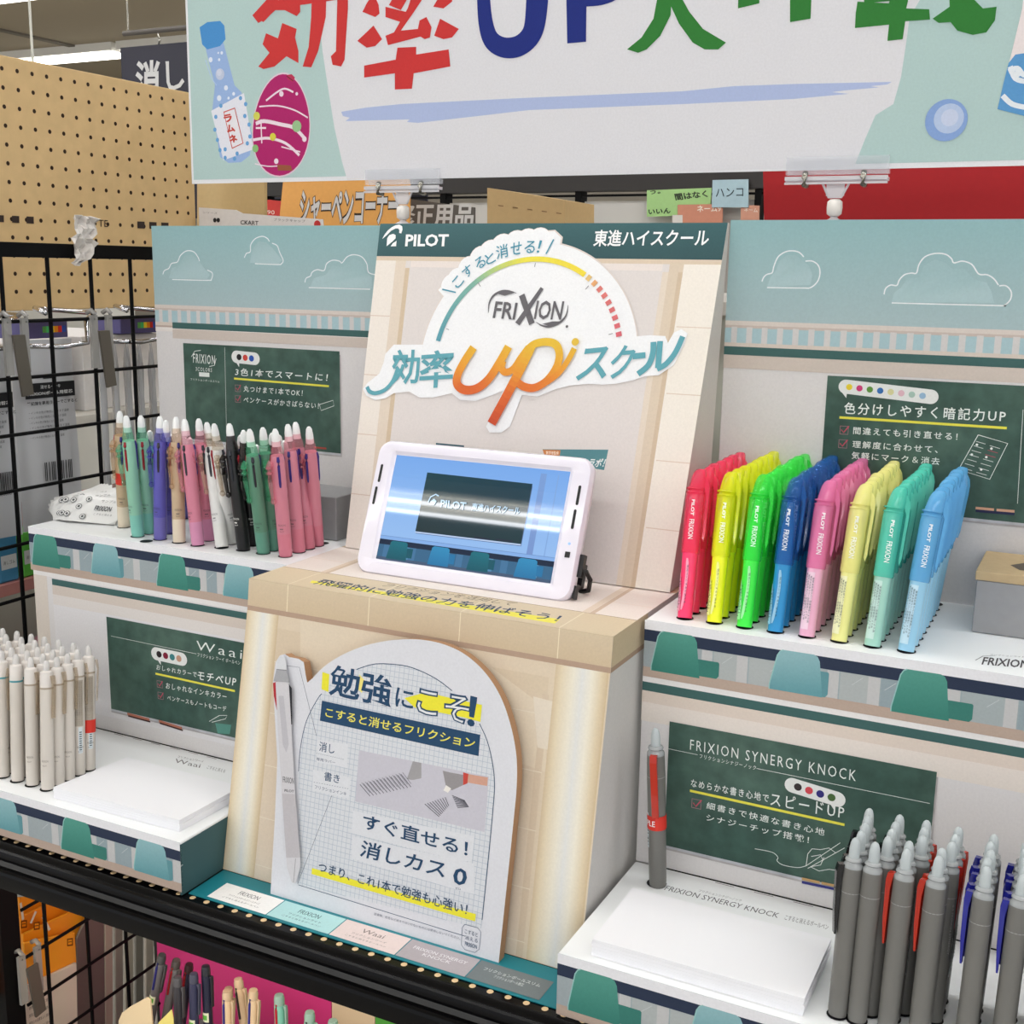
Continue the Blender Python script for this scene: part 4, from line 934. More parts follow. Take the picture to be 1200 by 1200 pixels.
def multipen(c, clip=True):
    def make(M, label):
        t = thing('three_colour_pen', label, 'pen', M=M, group='three-colour pens on the upper left tray')
        bm = mat('body_' + c, MC[c], 0.3, coat=0.3); gm = mat('grip_' + c, GRIP[c], 0.4); cm = tint('clear_' + c, CLR[c], 0.8 if c != 'black' else 0.1, 0.06)
        b = MB().lathe([(0.0068, 0.020), (0.0069, 0.060), (0.0067, 0.094), (0.0060, 0.099)], 16)
        g = MB().lathe([(0.0062, -0.004), (0.0066, 0.0), (0.0068, 0.020)], 16)
        u = MB().lathe([(0.0060, 0.0985), (0.0058, 0.103), (0.0046, 0.109), (0.0044, 0.113)], 14)
        e = MB().lathe([(0.0040, 0.108), (0.0038, 0.117), (0.0030, 0.1225), (0.0016, 0.125)], 12)
        items = [('body', b.v, b.f, bm, 1), ('grip', g.v, g.f, gm, 1), ('collar', u.v, u.f, cm, 1), ('eraser_cap', e.v, e.f, ERA, 1)]
        for a, s in ((-62, 'red' if c in ('mint',) else 'blue' if c in ('tan', 'rose') else 'dark'), (58, 'blue'), (178, 'red')):
            ca, sa = math.cos(math.radians(a)), math.sin(math.radians(a)); s_ = MB()
            s_.tube([(0.0064 * ca, 0.0064 * sa, 0.068), (0.0066 * ca, 0.0066 * sa, 0.072), (0.0067 * ca, 0.0067 * sa, 0.09), (0.0067 * ca, 0.0067 * sa, 0.094), (0.0060 * ca, 0.0060 * sa, 0.0985)], [0.0009, .0013, .0013, .0017, .0012], 8)
            items.append(('colour_slider', s_.v, s_.f, SL[s], 1))
        if clip:
            cl = MB(); a = math.radians(-122); ca, sa = math.cos(a), math.sin(a)
            cl.tube([(0.0078 * ca, 0.0078 * sa, 0.094), (0.0108 * ca, 0.0108 * sa, 0.090), (0.0106 * ca, 0.0106 * sa, 0.075), (0.0092 * ca, 0.0092 * sa, 0.056)], [0.0028, .0030, .0024, .0018], 8)
            cl.lathe([(0.0010, -0.0028), (0.0026, -0.0012), (0.0028, 0.001), (0.0018, 0.0026)], 10, (0.0088 * ca, 0.0088 * sa, 0.054))
            for q in (0.083, 0.0885): cl.lathe([(0.0030, -0.001), (0.0036, 0), (0.0030, 0.001)], 10, (0.0106 * ca, 0.0106 * sa, q))
            items.append(('clip', cl.v, cl.f, cm, 1))
        mk = MB()
        v, f = wrap_text('FRIXION', 0.0071, math.radians(-80), 0.0285, 0.0075, 0.0022, 0.01, along=False); mk.add(v, f)
        v, f = patch(0.0071, math.radians(-98), math.radians(-70), 0.0250, 0.0264); mk.add(v, f)
        v, f = wrap_text('PILOT', 0.0071, math.radians(-82), 0.0225, 0.0045, 0.0012, 0.02, along=False); mk.add(v, f)
        items.append(('body_lettering', mk.v, mk.f, mat('lettering_on_' + c, (214, 214, 210) if c == 'black' else lerp(MC[c], (60, 60, 66), 0.45), 0.5), 0))
        parts(t, items); return t
    return make
PENS = [  # colour, base px, top px, spin, description
 ('tan', (142, 618.5), (140.3, 485.7), 20, 'tan three-colour pen with a red band, leftmost in front'), ('mint', (158, 629.5), (148, 491.6), -20, 'mint three-colour pen with a red slider, second from the left in front'),
 ('mint', (172, 626), (165, 490.6), 10, 'mint three-colour pen standing between the two front purple and mint pens'), ('purple', (184.5, 633), (187.3, 492.7), 0, 'front purple three-colour pen with a dark slider'),
 ('mint', (177, 611), (174.6, 489.6), 40, 'mint three-colour pen hidden behind the purple one'), ('purple', (196, 626), (194, 493), 30, 'purple three-colour pen right behind the front purple one'),
 ('tan', (206.7, 636.6), (206.4, 492.7), 30, 'tan three-colour pen beside the front pink pen'), ('mint', (201, 612), (199, 491.5), 30, 'mint three-colour pen at the back before the wall edge'),
 ('purple', (218, 608), (222.7, 490.6), 30, 'purple three-colour pen at the very back'), ('pink', (228.4, 640), (216.4, 495), -20, 'dusty pink three-colour pen with a lilac grip, at the front'),
 ('pink', (242, 634), (233, 495), 30, 'dusty pink three-colour pen behind the front pink one'), ('white', (256.5, 642.7), (241.9, 493.5), -5, 'white three-colour pen with a clear clip, at the front'),
 ('white', (268.5, 638), (251, 499), 60, 'white three-colour pen behind the front white one'), ('rose', (270, 618), (266, 497), 60, 'pink three-colour pen at the back behind the black ones'),
 ('black', (282, 645.8), (269, 501), -10, 'black three-colour pen at the front'), ('black', (293, 640), (285, 503), 40, 'black three-colour pen behind the front black one'),
 ('white', (286, 616), (280.5, 494), 60, 'white three-colour pen at the back left of the green ones'), ('green', (305.3, 649.5), (292.5, 506), 10, 'dark green three-colour pen with a clear mint clip, at the front'),
 ('green', (317, 645.8), (308, 504), 70, 'dark green three-colour pen behind the front green one'), ('black', (306, 622), (298.5, 500), 60, 'black three-colour pen at the back behind the green ones'),
 ('rose', (331.5, 653), (322.5, 507), 15, 'pink three-colour pen at the front, right-hand end of the tray'), ('rose', (347, 648), (337.5, 502), -5, 'second pink three-colour pen in the last row, violet slider'),
 ('rose', (358.5, 644), (346.5, 499), 15, 'third pink three-colour pen in the last row, with clear clip'), ('rose', (369, 640.5), (362, 502), -35, 'rearmost pink three-colour pen in the last row'),
 ('black', (322, 628), (318, 499), 60, 'black three-colour pen behind the row of pink ones'), ('white', (330, 622), (326, 497), 60, 'white three-colour pen at the back behind the pink ones'), ('mint', (338, 629), (332, 502), 60, 'mint three-colour pen tucked among the pink ones')]
TZ = TP(0.0); TZ2 = TP(0.1252)
hp = Print(TP(0.0), 0.0004)
for c, bpx, tpx, sp, label in PENS:
    B = TZ.w(*bpx); T = TZ2.w(*tpx)
    B = B + Vector((0, 0.0045, 0.0046)); d = (T - B).normalized()
    o = first_or_copy('mp' + c + ('b' if 'red band' in label else ''), multipen(c), pose(B, B + d, math.radians(sp)), label)
    hp.disc((B.x, B.y - 0.0005), 0.0073, (40, 40, 48), 18); hp.off -= hp.step
    if 'red band' in label:
        v, f = patch(0.0071, 0, 2 * PI, 0.045, 0.058, 18); sm = mesh('price_band', v, f, mat('red_band', (214, 50, 36), 0.5), o, local=True)
for q in ((378, 637), (171.5, 634.5), (383, 629)): hp.disc(TZ.px(*q), 0.0066, (30, 30, 36), 18); hp.off -= hp.step
o = hp.build('pen_hole', t3); o['kind'] = 'stuff'

# ---- off-white click pens
OW = (214, 207, 198)
def clickpen(band):
    def make(M, label):
        t = thing('click_pen', label, 'pen', M=M, group='off-white click pens')
        bm = mat('offwhite_body', OW, 0.4); um = mat('offwhite_top', (226, 220, 214), 0.3, coat=0.3)
        b = MB().lathe([(0.0058, -0.004), (0.0062, 0.0), (0.0062, 0.0935)], 16)
        rg = MB().lathe([(0.0063, 0.0935), (0.0063, 0.0952)], 16); u = MB().lathe([(0.0062, 0.0952), (0.0062, 0.106), (0.0056, 0.1095), (0.0034, 0.111)], 16)
        e = MB().lathe([(0.0032, 0.110), (0.0029, 0.117), (0.0020, 0.120), (0.0008, 0.1208)], 12)
        cl = MB(); cl.prism([(0.0062, -0.0022, 0.1065), (0.0086, -0.0022, 0.1065), (0.0098, -0.0022, 0.098), (0.0086, -0.0022, 0.0655), (0.0070, -0.0022, 0.0655), (0.0082, -0.0022, 0.098)], (0, 0.0044, 0))
        mk = MB(); v, f = wrap_text('FRIXION', 0.0064, math.radians(-70), 0.023, 0.0065, 0.002, 0.0, along=False); mk.add(v, f); v, f = wrap_text('PILOT', 0.0064, math.radians(-72), 0.019, 0.004, 0.0011, 0.01, along=False); mk.add(v, f)
        it = [('body', b.v, b.f, bm, 1), ('ring', rg.v, rg.f, mat('ring_' + band, (70, 150, 160) if band == 'teal' else (168, 154, 136), 0.4), 1), ('top_sleeve', u.v, u.f, um, 1), ('eraser_cap', e.v, e.f, tint('frosted_clear', (232, 230, 228), 0.35, 0.3), 1),
              ('clip', cl.v, cl.f, tint('clear_white', (232, 230, 230), 0.3), 0), ('body_lettering', mk.v, mk.f, mat('grey_ink', (130, 122, 112), 0.5), 0)]
        if band == 'label':
            lb = MB(); v, f = patch(0.0063, math.radians(-135), math.radians(-40), 0.045, 0.091); lb.add(v, f); it.append(('fine_print_film', lb.v, lb.f, mat('film_tan', (176, 166, 152), 0.4), 0))
            ink = MB()
            for i in range(5):
                v, f = wrap_text('筆記線消去温度環境使用方法確認ください', 0.0064, math.radians(-128 + 18 * i), 0.0895, 0.043, 0.0013); ink.add(v, f)
            it.append(('fine_print', ink.v, ink.f, mat('grey_ink'), 0))
            bar = MB(); v, f = patch(0.0064, math.radians(-85), math.radians(-50), 0.018, 0.044); bar.add(v, f); it.append(('barcode_label', bar.v, bar.f, LBL, 0))
            bars = MB()
            for i in range(9): v, f = patch(0.0065, math.radians(-78), math.radians(-58), 0.021 + 0.0022 * i, 0.022 + 0.0022 * i, 3); bars.add(v, f)
            it.append(('barcode', bars.v, bars.f, DRK, 0))
        parts(t, it); return t
    return make
hp = Print(TP(-0.217), 0.0004); rnd = random.Random(9)
rows = [-0.1375, -0.1245, -0.1115, -0.098, -0.085]
for i in range(8):
    for j in range(5):
        x = -0.5535 - 0.0203 * i; y = rows[j]
        hp.disc((x, y), 0.0069, (34, 34, 36), 16); hp.off -= hp.step
        if i < 3 and j > 3 and i > 0: pass
        B = Vector((x, y + 0.001, -0.2125)); T = B + Vector((-0.009 + rnd.uniform(-.001, .001), 0.016 + rnd.uniform(-.001, .001), 0.12))
        kind = 'label' if (i == 0 and j >= 3) else 'teal' if i in (2, 3) and j in (0, 1) else 'plain'
        key = 'cp' + kind
        lab = 'off-white click pen, %s column from the paper pad, %s' % (ORD[i], 'front row' if j == 0 else 'rearmost row' if j == 4 else '%s row from the front' % ORD[j])
        sp = {(0, 0): 5, (1, 0): 5, (2, 0): -160, (3, 0): 100, (0, 1): 10}.get((i, j), rnd.uniform(-20, 60))
        if kind == 'label': sp = 40
        o = first_or_copy(key, clickpen(kind), pose(B, T, math.radians(sp)), lab)
        if i == 0 and j == 4:
            v, f = patch(0.0067, 0, 2 * PI, 0.034, 0.047, 18); mesh('sample_band', v, f, mat('red_band'), o, local=True)
o = hp.build('pen_hole', t4); o['kind'] = 'stuff'

# ---- grey knock pens
KC = {'black': (30, 30, 32), 'red': (206, 50, 26), 'blue': (34, 38, 150)}
def knock(c, face='letter'):
    def make(M, label):
        t = thing('knock_pen', label, 'pen', M=M, group='grey knock pens with %s clips' % c)
        gm = mat('grey_barrel', (113, 112, 108), 0.42, coat=0.15); sh = mat('silver_collar', (158, 162, 163), 0.18, coat=0.5)
        b = MB().lathe([(0.0062, -0.004), (0.0066, 0.0), (0.0067, 0.020), (0.0069, 0.085), (0.0066, 0.101)], 18)
        s_ = MB().lathe([(0.0066, 0.101), (0.0065, 0.1030), (0.0050, 0.1048), (0.0050, 0.1053), (0.0058, 0.1060), (0.0055, 0.1072), (0.0042, 0.1082)], 18)
        e = MB().lathe([(0.0037, 0.1080), (0.0036, 0.1135), (0.0032, 0.1175), (0.0023, 0.1202), (0.0010, 0.1214)], 14)
        cl = MB(); cl.prism([(0.0062, -0.0028, 0.103), (0.0102, -0.0028, 0.103), (0.0112, -0.0028, 0.098), (0.0104, -0.0022, 0.072), (0.0088, -0.0022, 0.054), (0.0076, -0.0022, 0.054), (0.0078, -0.0028, 0.092)], (0, 0.0052, 0))
        mk = MB(); v, f = wrap_text('0.5 FRIXION SYNERGY', 0.0071, math.radians(-100), 0.080, 0.035, 0.0016); mk.add(v, f)
        rg = MB().lathe([(0.00695, 0.0840), (0.00705, 0.0843), (0.00695, 0.0846)], 16)
        lb = MB(); v, f = patch(0.0071, math.radians(-72), math.radians(-50), 0.028, 0.056, 3); lb.add(v, f)
        br = MB()
        for i in range(11):
            v, f = patch(0.0072, math.radians(-69), math.radians(-53), 0.030 + 0.0022 * i, 0.0304 + 0.0022 * i + 0.0006 * (i % 3), 2); br.add(v, f)
        it = [('barrel', b.v, b.f, gm, 1), ('collar', s_.v, s_.f, sh, 1), ('eraser_cap', e.v, e.f, mat('frosted_grey', (186, 194, 196), 0.35), 1), ('clip', cl.v, cl.f, tint('clip_' + c, KC[c], 0.12 if c != 'red' else 0.25, 0.1), 0),
              ('barrel_lettering', mk.v, mk.f, mat('pale_grey_ink', (176, 176, 174), 0.5), 0), ('barrel_ring', rg.v, rg.f, mat('grey_ring', (150, 150, 148), 0.4), 1), ('barcode_label', lb.v, lb.f, LBL, 0), ('barcode', br.v, br.f, DRK, 0)]
        parts(t, it); return t
    return make
hp = Print(TP(-0.217), 0.0004)
cols = [(0.2013, 'black', 200), (0.2205, 'black', 150), (0.2405, 'red', 60), (0.2605, 'red', 200), (0.2835, 'blue', 185), (0.3055, 'blue', 190), (0.3265, 'blue', 190), (0.3475, 'blue', 190)]
for i, (x, c, sp) in enumerate(cols):
    for j in range(5):
        y = -0.139 + 0.0128 * j; x2 = x - (0.006 if (i in (1, 2, 3) and j == 0) else 0) - (0.006 if i in (2, 3) and j == 1 else 0)
        hp.disc((x2, y), 0.0073, (30, 30, 34), 16); hp.off -= hp.step
        B = Vector((x2, y + 0.001, -0.2125)); T = B + Vector((0.0015 + rnd.uniform(-.001, .001), 0.014, 0.12))
        lab = 'grey knock pen with %s clip, %s column from the left, %s' % (c, ORD[i], 'front row' if j == 0 else 'rearmost row' if j == 4 else '%s row from the front' % ORD[j])
        s2 = sp + (20 if j % 2 else -10)
        if i == 0: s2 = 205 - 6 * j
        if (i, j) in ((2, 0), (3, 0)): s2 = 170
        if i in (2, 3) and j > 1: s2 = 60
        first_or_copy('kp' + c, knock(c), pose(B, T, math.radians(s2)), lab)
# the single sample pen
B = TP(-0.217).w(770, 1035) + Vector((0, 0, 0.0045)); hp.disc((B.x, B.y - 0.001), 0.0084, (30, 30, 34), 16)
o = hp.build('pen_hole', t2); o['kind'] = 'stuff'
T = TP(-0.092).w(776, 843)
B = Vector((0.031, -0.030, -0.2125)); T = B + Vector((-0.0075, 0.0, 0.130))
o = copy_tree(PROTO['kpred'], pose(B, T, math.radians(-80)) @ Matrix.Scale(1.09, 4), 'lone grey sample pen with red clip standing behind the long paper pad'); o['group'] = 'grey knock pens with red clips'
v, f = patch(0.0073, 0, 2 * PI, 0.043, 0.054, 18); mesh('sample_band', v, f, mat('red_band'), o, local=True)
v, f = wrap_text('SAMPLE', 0.0075, math.radians(-70), 0.0462, 0.018, 0.0045, 0.01, along=False); mesh('sample_lettering', v, f, WHT, o, local=True)

# ================================================================== THINGS ON THE TRAYS
PAPER = mat('white_paper', (242, 242, 246), 0.55, bump=0.05)
def pad(label, P4, z0, th, group='blank paper pads'):
    t = thing('paper_pad', label, 'paper pad', (*P4[0], z0), group)
    n = 5
    for i in range(n):
        z = z0 + th * i / n; k = 0.0004 * ((i * 7) % 3 - 1)
        MB().prism([(x + k, y, z + 0.0001) for x, y in P4], (0, 0, th / n - 0.00015)).build('sheet_block' if i < n - 1 else 'top_sheet', PAPER, t)
pad('blank white paper pad on the lower left tray beside the off-white pens', [(-0.532, -0.149), (-0.380, -0.1455), (-0.378, -0.0625), (-0.523, -0.063)], -0.217, 0.0115)
pad('long blank white paper pad on the lower right tray', [(0.0235, -0.152), (0.181, -0.152), (0.181, -0.067), (0.0225, -0.067)], -0.217, 0.0135)
GCARD = mat('grey_card', (150, 150, 152), 0.6, var=0.03)
t = thing('tester_box', 'grey tester box with a kraft lid and a slot on the upper right tray', 'box', (0.30, 0.14, 0.0))
x0, x1, y0, y1 = 0.244, 0.358, 0.099, 0.178
bevel(MB().box((x0, y0, 0.0003), (x1, y1, 0.044)).build('box_body', GCARD, t), 0.0008, 1)
bevel(MB().box((x0 - 0.001, y0 - 0.001, 0.044), (x1 + 0.001, y1 + 0.001, 0.0515)).build('lid', mat('kraft_lid', (190, 166, 128), 0.7, var=0.04), t), 0.0006, 1)
p = Print(TP(0.0515)); xs = x0 + 0.022
p.uv([(xs, 0.132), (xs + 0.012, 0.150), (xs + 0.024, 0.156), (x1 - 0.015, 0.156), (x1 - 0.015, 0.118), (xs + 0.008, 0.118)], (92, 84, 76)); p.rect(xs + 0.012, 0.128, x1 - 0.02, 0.136, (226, 214, 206)); p.build('slot_print', t)
t = thing('tester_box', 'small grey card box behind the pink pens on the upper left tray', 'box', (-0.405, 0.14, 0.0))
x0, x1 = -0.447, -0.384
bevel(MB().box((x0, 0.108, 0.0003), (x1, 0.165, 0.047)).build('box_body', GCARD, t), 0.0008, 1)
p = Print(FR(0.108)); p.rect(-0.420, 0.034, -0.412, 0.0365, (190, 190, 190)); p.rect(-0.420, 0.012, -0.412, 0.0145, (190, 190, 190)); p.build('print_marks', t)
t = thing('tester_box', 'grey card box at the left end of the upper left tray beside the sample sachets', 'box', (-0.64, 0.14, 0.0))
bevel(MB().box((-0.668, 0.10, 0.0003), (-0.612, 0.17, 0.042)).build('box_body', GCARD, t), 0.0008, 1)
# sample sachets fanned on the tray
SA = mat('sachet_film', (222, 222, 220), 0.32, coat=0.3, bump=0.3, bscale=90)
rnd = random.Random(4)
ZP = TP(0.006)
quad = [ZP.w(100.5, 620), ZP.w(131, 605), ZP.w(142, 590), ZP.w(72, 600)]
for i in range(7):
    k = 6 - i
    c = FR(0.052 + 0.0042 * k).w(*[(110, 597), (104, 592), (101, 590), (97, 588), (95, 588), (94, 589), (94, 590)][k])
    lab = ['lowest sachet of the fanned pile', 'second sachet from the bottom of the fanned pile', 'third sachet from the bottom of the fanned pile', 'middle sachet of the fanned pile', 'third sachet from the top of the fanned pile', 'sachet just under the top one of the fanned pile', 'topmost sachet of the fanned pile, printed with black emblems'][i]
    M = Matrix.Translation(c) @ Matrix.Rotation(math.radians(16), 4, 'Z') @ Matrix.Rotation(math.radians(42 - 2 * k), 4, 'X') @ Matrix.Rotation(math.radians([-2, 9, 16, 22, 30, 38, 46][k]), 4, 'Z')
    t = thing('sample_sachet', lab, 'sachet', M=M, group='sample sachets piled at the left end')
    n, m = 8, 6; W2, H2 = 0.066, 0.036; vs = []; fs = []
    for sgn in (1, -1):
        for a in range(n + 1):
            for b_ in range(m + 1):
                u_, v_ = a / n, b_ / m; e = min(u_, 1 - u_, v_, 1 - v_); vs.append((W2 * (u_ - .5), H2 * (v_ - .5), sgn * 0.0013 * min(1, e * 5) + 0.0006 * math.sin(9 * u_ + i) * v_))
    for a in range(n):
        for b_ in range(m):
            q = a * (m + 1) + b_; fs.append((q, q + m + 1, q + m + 2, q + 1)); q += (n + 1) * (m + 1); fs.append((q, q + 1, q + m + 2, q + m + 1))
    mesh('film', vs, fs, SA, t, local=True, smooth=True)
    if i >= 4:
        Mq = t.matrix_world; pl = Plane(Mq @ Vector((0, 0, 0.0022)), Mq.to_3x3() @ Vector((1, 0, 0)), Mq.to_3x3() @ Vector((0, 1, 0)))
        p = Print(pl, 0.0002); G = (74, 76, 78)
        p.text('FRIXION', (0.002, -0.003), (0.022, -0.003), (0.002, 0.004), G, 0.02, px=False)
        for q in ((-0.028, -0.010), (-0.028, 0.009), (-0.018, 0.001), (-0.010, 0.012), (-0.008, -0.012)):
            p.disc(q, 0.0036, G, 14); p.disc(q, 0.0029, (214, 214, 212), 14); p.disc(q, 0.0016, G, 8)
        p.text('サンプル', (0.006, 0.009), (0.024, 0.009), (0.006, 0.0125), (120, 122, 122), px=False); p.text('こすると消える', (0.004, -0.009), (0.026, -0.009), (0.004, -0.006), (130, 130, 130), px=False)
        p.build('sachet_print', t)

# ================================================================== BANNER ON CLEAR CLIPS
BY = 0.21
BN = thing('banner', 'large pale teal paper banner with bold red, blue and green Japanese lettering', 'banner', (-0.2, BY, 0.374))
bx0, bx1, bz0, bz1 = -0.6518, 0.42, 0.3738, 0.645
o = mesh('banner_sheet', *(lambda b: (b.v, b.f))(MB().box((bx0, BY, bz0), (bx1, BY + 0.0012, bz1))), INK, BN, cols=[lin((226, 228, 232))] * 6)
p = Print(FR(BY)); TE = (176, 202, 200)
p.rect(bx0 + 0.003, bz0 + 0.0045, bx1, bz1, TE)
p.px([(370, -60), (372, 0), (378, 60), (384, 100), (392, 150), (401, 190), (407, 211), (1001, 195.5), (1013, 165), (1026, 135), (1047, 122), (1056, 90), (1062, 50), (1066, 20), (1078, 0), (1090, -60)], (219, 219, 224))
p.px([(400, 131), (430, 126), (470, 122), (610, 115), (800, 107), (860, 101), (930, 98.5), (1045, 96), (1040, 99), (1020, 101), (1030, 102.5), (990, 106), (975, 108), (995, 110), (930, 116), (800, 122), (620, 129), (560, 136), (490, 144), (477, 143), (480, 140), (405, 142), (410, 138), (402, 136)], (172, 186, 222))
# soda bottle
BLU = (90, 150, 210)
p.px([(241, 57), (262, 50), (275, 100), (283, 108), (296, 160), (293, 182), (283, 190), (268, 191), (258, 184), (249, 128), (252, 100)], (150, 178, 222)); p.px([(234, 32), (243, 26), (258, 24.5), (263, 30), (264.5, 46), (258, 54), (243, 58), (237, 52)], (72, 142, 204))
p.px([(247.5, 130), (286, 109), (297, 175), (262, 188)], (224, 226, 236)); p.stroke([(241, 70), (248, 92), (254, 100)], 0.001, (170, 196, 232))
for q in ((253, 137), (259, 124), (282, 115), (288, 122), (287, 136), (292, 146), (252, 152), (255, 164), (264, 175), (258, 176), (278, 180), (290, 168), (293, 160), (264, 185), (275, 186)): p.disc(p.P(*q), 0.0024, (104, 160, 212), 12)
for q, r in (((247, 70), .0028), ((257, 70), .0016), ((260, 62), .0018), ((256, 62), .0012), ((265, 103), .0028), ((257, 115), .0032), ((274, 110), .002), ((268, 115), .0016)): p.disc(p.P(*q), r, (222, 230, 244), 12)
p.disc(p.P(258, 87), 0.0062, (190, 200, 222), 18); p.disc(p.P(257, 85), 0.0036, (206, 212, 230), 14)
p.px([(262, 131), (275.5, 126), (285.5, 168), (272, 174.5)], (196, 74, 62)); p.px([(263, 132), (275, 127.5), (284.5, 167.5), (272.6, 173)], (228, 226, 232))
for i, ch in enumerate('ラムネ'):
    x, y = 268.5 + i * 2.9, 144 + i * 12; p.text(ch, (x - 4.5, y), (x + 5, y - 2), (x - 7, y - 9), (196, 66, 54), 0.05)
# water balloon
mg = (172, 32, 104); cE = p.P(329.5, 147); n = 40
def egg(k, s=1.0): 
    a = 2 * PI * k / n; rx = 0.0435 * s; rz = 0.0605 * s; z = math.sin(a); return cE + Vector((rx * math.cos(a) * (1 - 0.10 * z) + 0.004 * z, rz * z))
SCL = (p.P(362.5, 160) - p.P(296.5, 160)).length / 0.087
def eg(k, s=1.0): return cE + (egg(k, s) - cE) * SCL * Vector((1, 0)).x
p.uv([cE + (egg(k, 1.03) - cE) * SCL for k in range(n)], (226, 200, 214)); p.uv([cE + (egg(k) - cE) * SCL for k in range(n)], mg)
p.px([(336, 88), (342, 87), (346, 91), (343, 96), (337, 93)], (180, 50, 84)); p.stroke([(336, 89), (344, 95)], 0.0012, (120, 30, 60))
LW = (232, 214, 226)
for q, wd in (([(304, 125), (325, 124), (345, 129), (361, 138)], .0016), ([(300, 145), (310, 142), (330, 146), (345, 150), (358, 163)], .004), ([(297, 164), (315, 162), (335, 168), (351, 182)], .003), ([(300, 150), (312, 150)], .002), ([(306, 140), (307, 168)], .0016), ([(312, 118), (325, 108), (334, 104), (344, 108)], .002), ([(299, 192), (315, 195), (330, 194)], .0012), ([(330, 172), (352, 178)], .0014)): p.stroke(q, wd, LW, smooth=5)
for q, r, c in (((330, 110), .003, LW), ((348, 148), .0062, (150, 190, 140)), ((301, 136), .0045, (208, 206, 90)), ((320, 160.5), .0042, (214, 206, 70)), ((299.5, 174), .0042, (140, 184, 120)), ((324, 189), .003, LW), ((348, 110), .0018, LW), ((357, 163), .003, LW)): p.disc(p.P(*q), r, c, 14)
p.px([(325, 193), (341, 194), (343, 200), (326, 200)], (150, 84, 60))
# big title
RD = (200, 52, 52); BL = (28, 44, 124); GN = (48, 122, 52)
# 効 and 率, U P, 大 作 戦 as brush strokes (their upper halves run off above the frame)
def S(pts, wd, c, sm=0): p.stroke(pts, wd, c, smooth=sm)
def Q(pts, c): p.px(pts, c)
Q([(296, 18), (322, 4), (345, -14), (352, 2), (338, 12), (323, 12), (312, 22), (303, 27)], RD); Q([(318, -6), (330, -14), (324, 10), (309, 26), (296, 18)], RD)
Q([(332, 11), (339, 0), (352, -4), (352, 14), (348, 19)], RD); Q([(331, 27), (348, 34), (346, 44), (350, 60), (350, 74), (336, 66), (322, 78), (309, 81), (303, 78), (316, 62), (308, 52), (312, 39), (326, 45)], RD)
Q([(366, -20), (383, -20), (382, 20), (373, 60), (365, 79), (355, 78), (362, 55), (365, 20)], RD); Q([(350, -6), (408, -22), (408, -2), (366, 4), (352, 6)], RD); Q([(396, -20), (408, -20), (408, 10), (404, 70), (400, 78), (390, 76), (388, 66), (394, 60)], RD)
# 率
Q([(425, 14), (430, 4), (438, -8), (444, 6), (445, 16), (440, 20)], RD); Q([(508, 8), (516, -6), (532, -12), (530, 2), (520, 10)], RD); Q([(419, 48), (438, 30), (448, 46), (440, 54), (430, 56)], RD); Q([(509, 42), (516, 22), (538, 34), (530, 44), (520, 46)], RD)
Q([(452, 8), (476, 14), (470, 26), (452, 20)], RD); Q([(488, -20), (500, -8), (484, 16), (470, 36), (490, 34), (492, 24), (500, 20), (506, 32), (504, 44), (498, 46), (493, 43), (455, 53), (452, 42), (462, 38), (478, 10)], RD)
Q([(427, 77), (464, 70), (466, 56), (488, 55), (488, 64), (526, 58), (528, 78), (485, 86), (483, 104), (463, 105), (463, 86), (427, 91)], RD)
# U
p.stroke([(566.5, -40), (567, 0), (570, 30), (577, 48), (592, 56), (610, 53), (624, 38), (629, 10), (631, -40)], 0.0155, BL, smooth=6, taper=lambda t: 0.85 + 0.75 * t)
Q([(663, -40), (688, -44), (687, 49), (665, 51)], BL); p.stroke([(686, 0), (706, -2), (724, -10), (734, -24)], 0.012, BL, smooth=4)
# 大
Q([(735, 58), (752, 44), (766, 22), (772, -10), (788, -12), (786, 18), (774, 42), (758, 58), (748, 62)], GN); Q([(784, -20), (798, -4), (808, 14), (824, 34), (851, 50), (842, 58), (826, 58), (812, 50), (796, 28), (784, 2)], GN)
# 作
Q([(866, -30), (890, -32), (890, 4), (865, 10)], GN); Q([(926, -20), (952, -24), (950, 22), (926, 26)], GN); Q([(944, -20), (990, -26), (990, -12), (944, -6)], GN)
# 戦
Q([(1003, 15), (1005, 2), (1042, 4), (1044, -8), (1066, -12), (1064, 2), (1062, 10), (1089, 11), (1090, 23), (1061, 25), (1058, 46), (1040, 48), (1042, 29), (1002, 33)], GN); Q([(1012, -6), (1080, -14), (1080, -2), (1013, 4)], GN)
Q([(1093, 22), (1113, 8), (1112, -20), (1138, -24), (1142, 0), (1152, 10), (1168, 8), (1166, 24), (1156, 38), (1140, 41), (1122, 36), (1114, 26), (1100, 27)], GN)
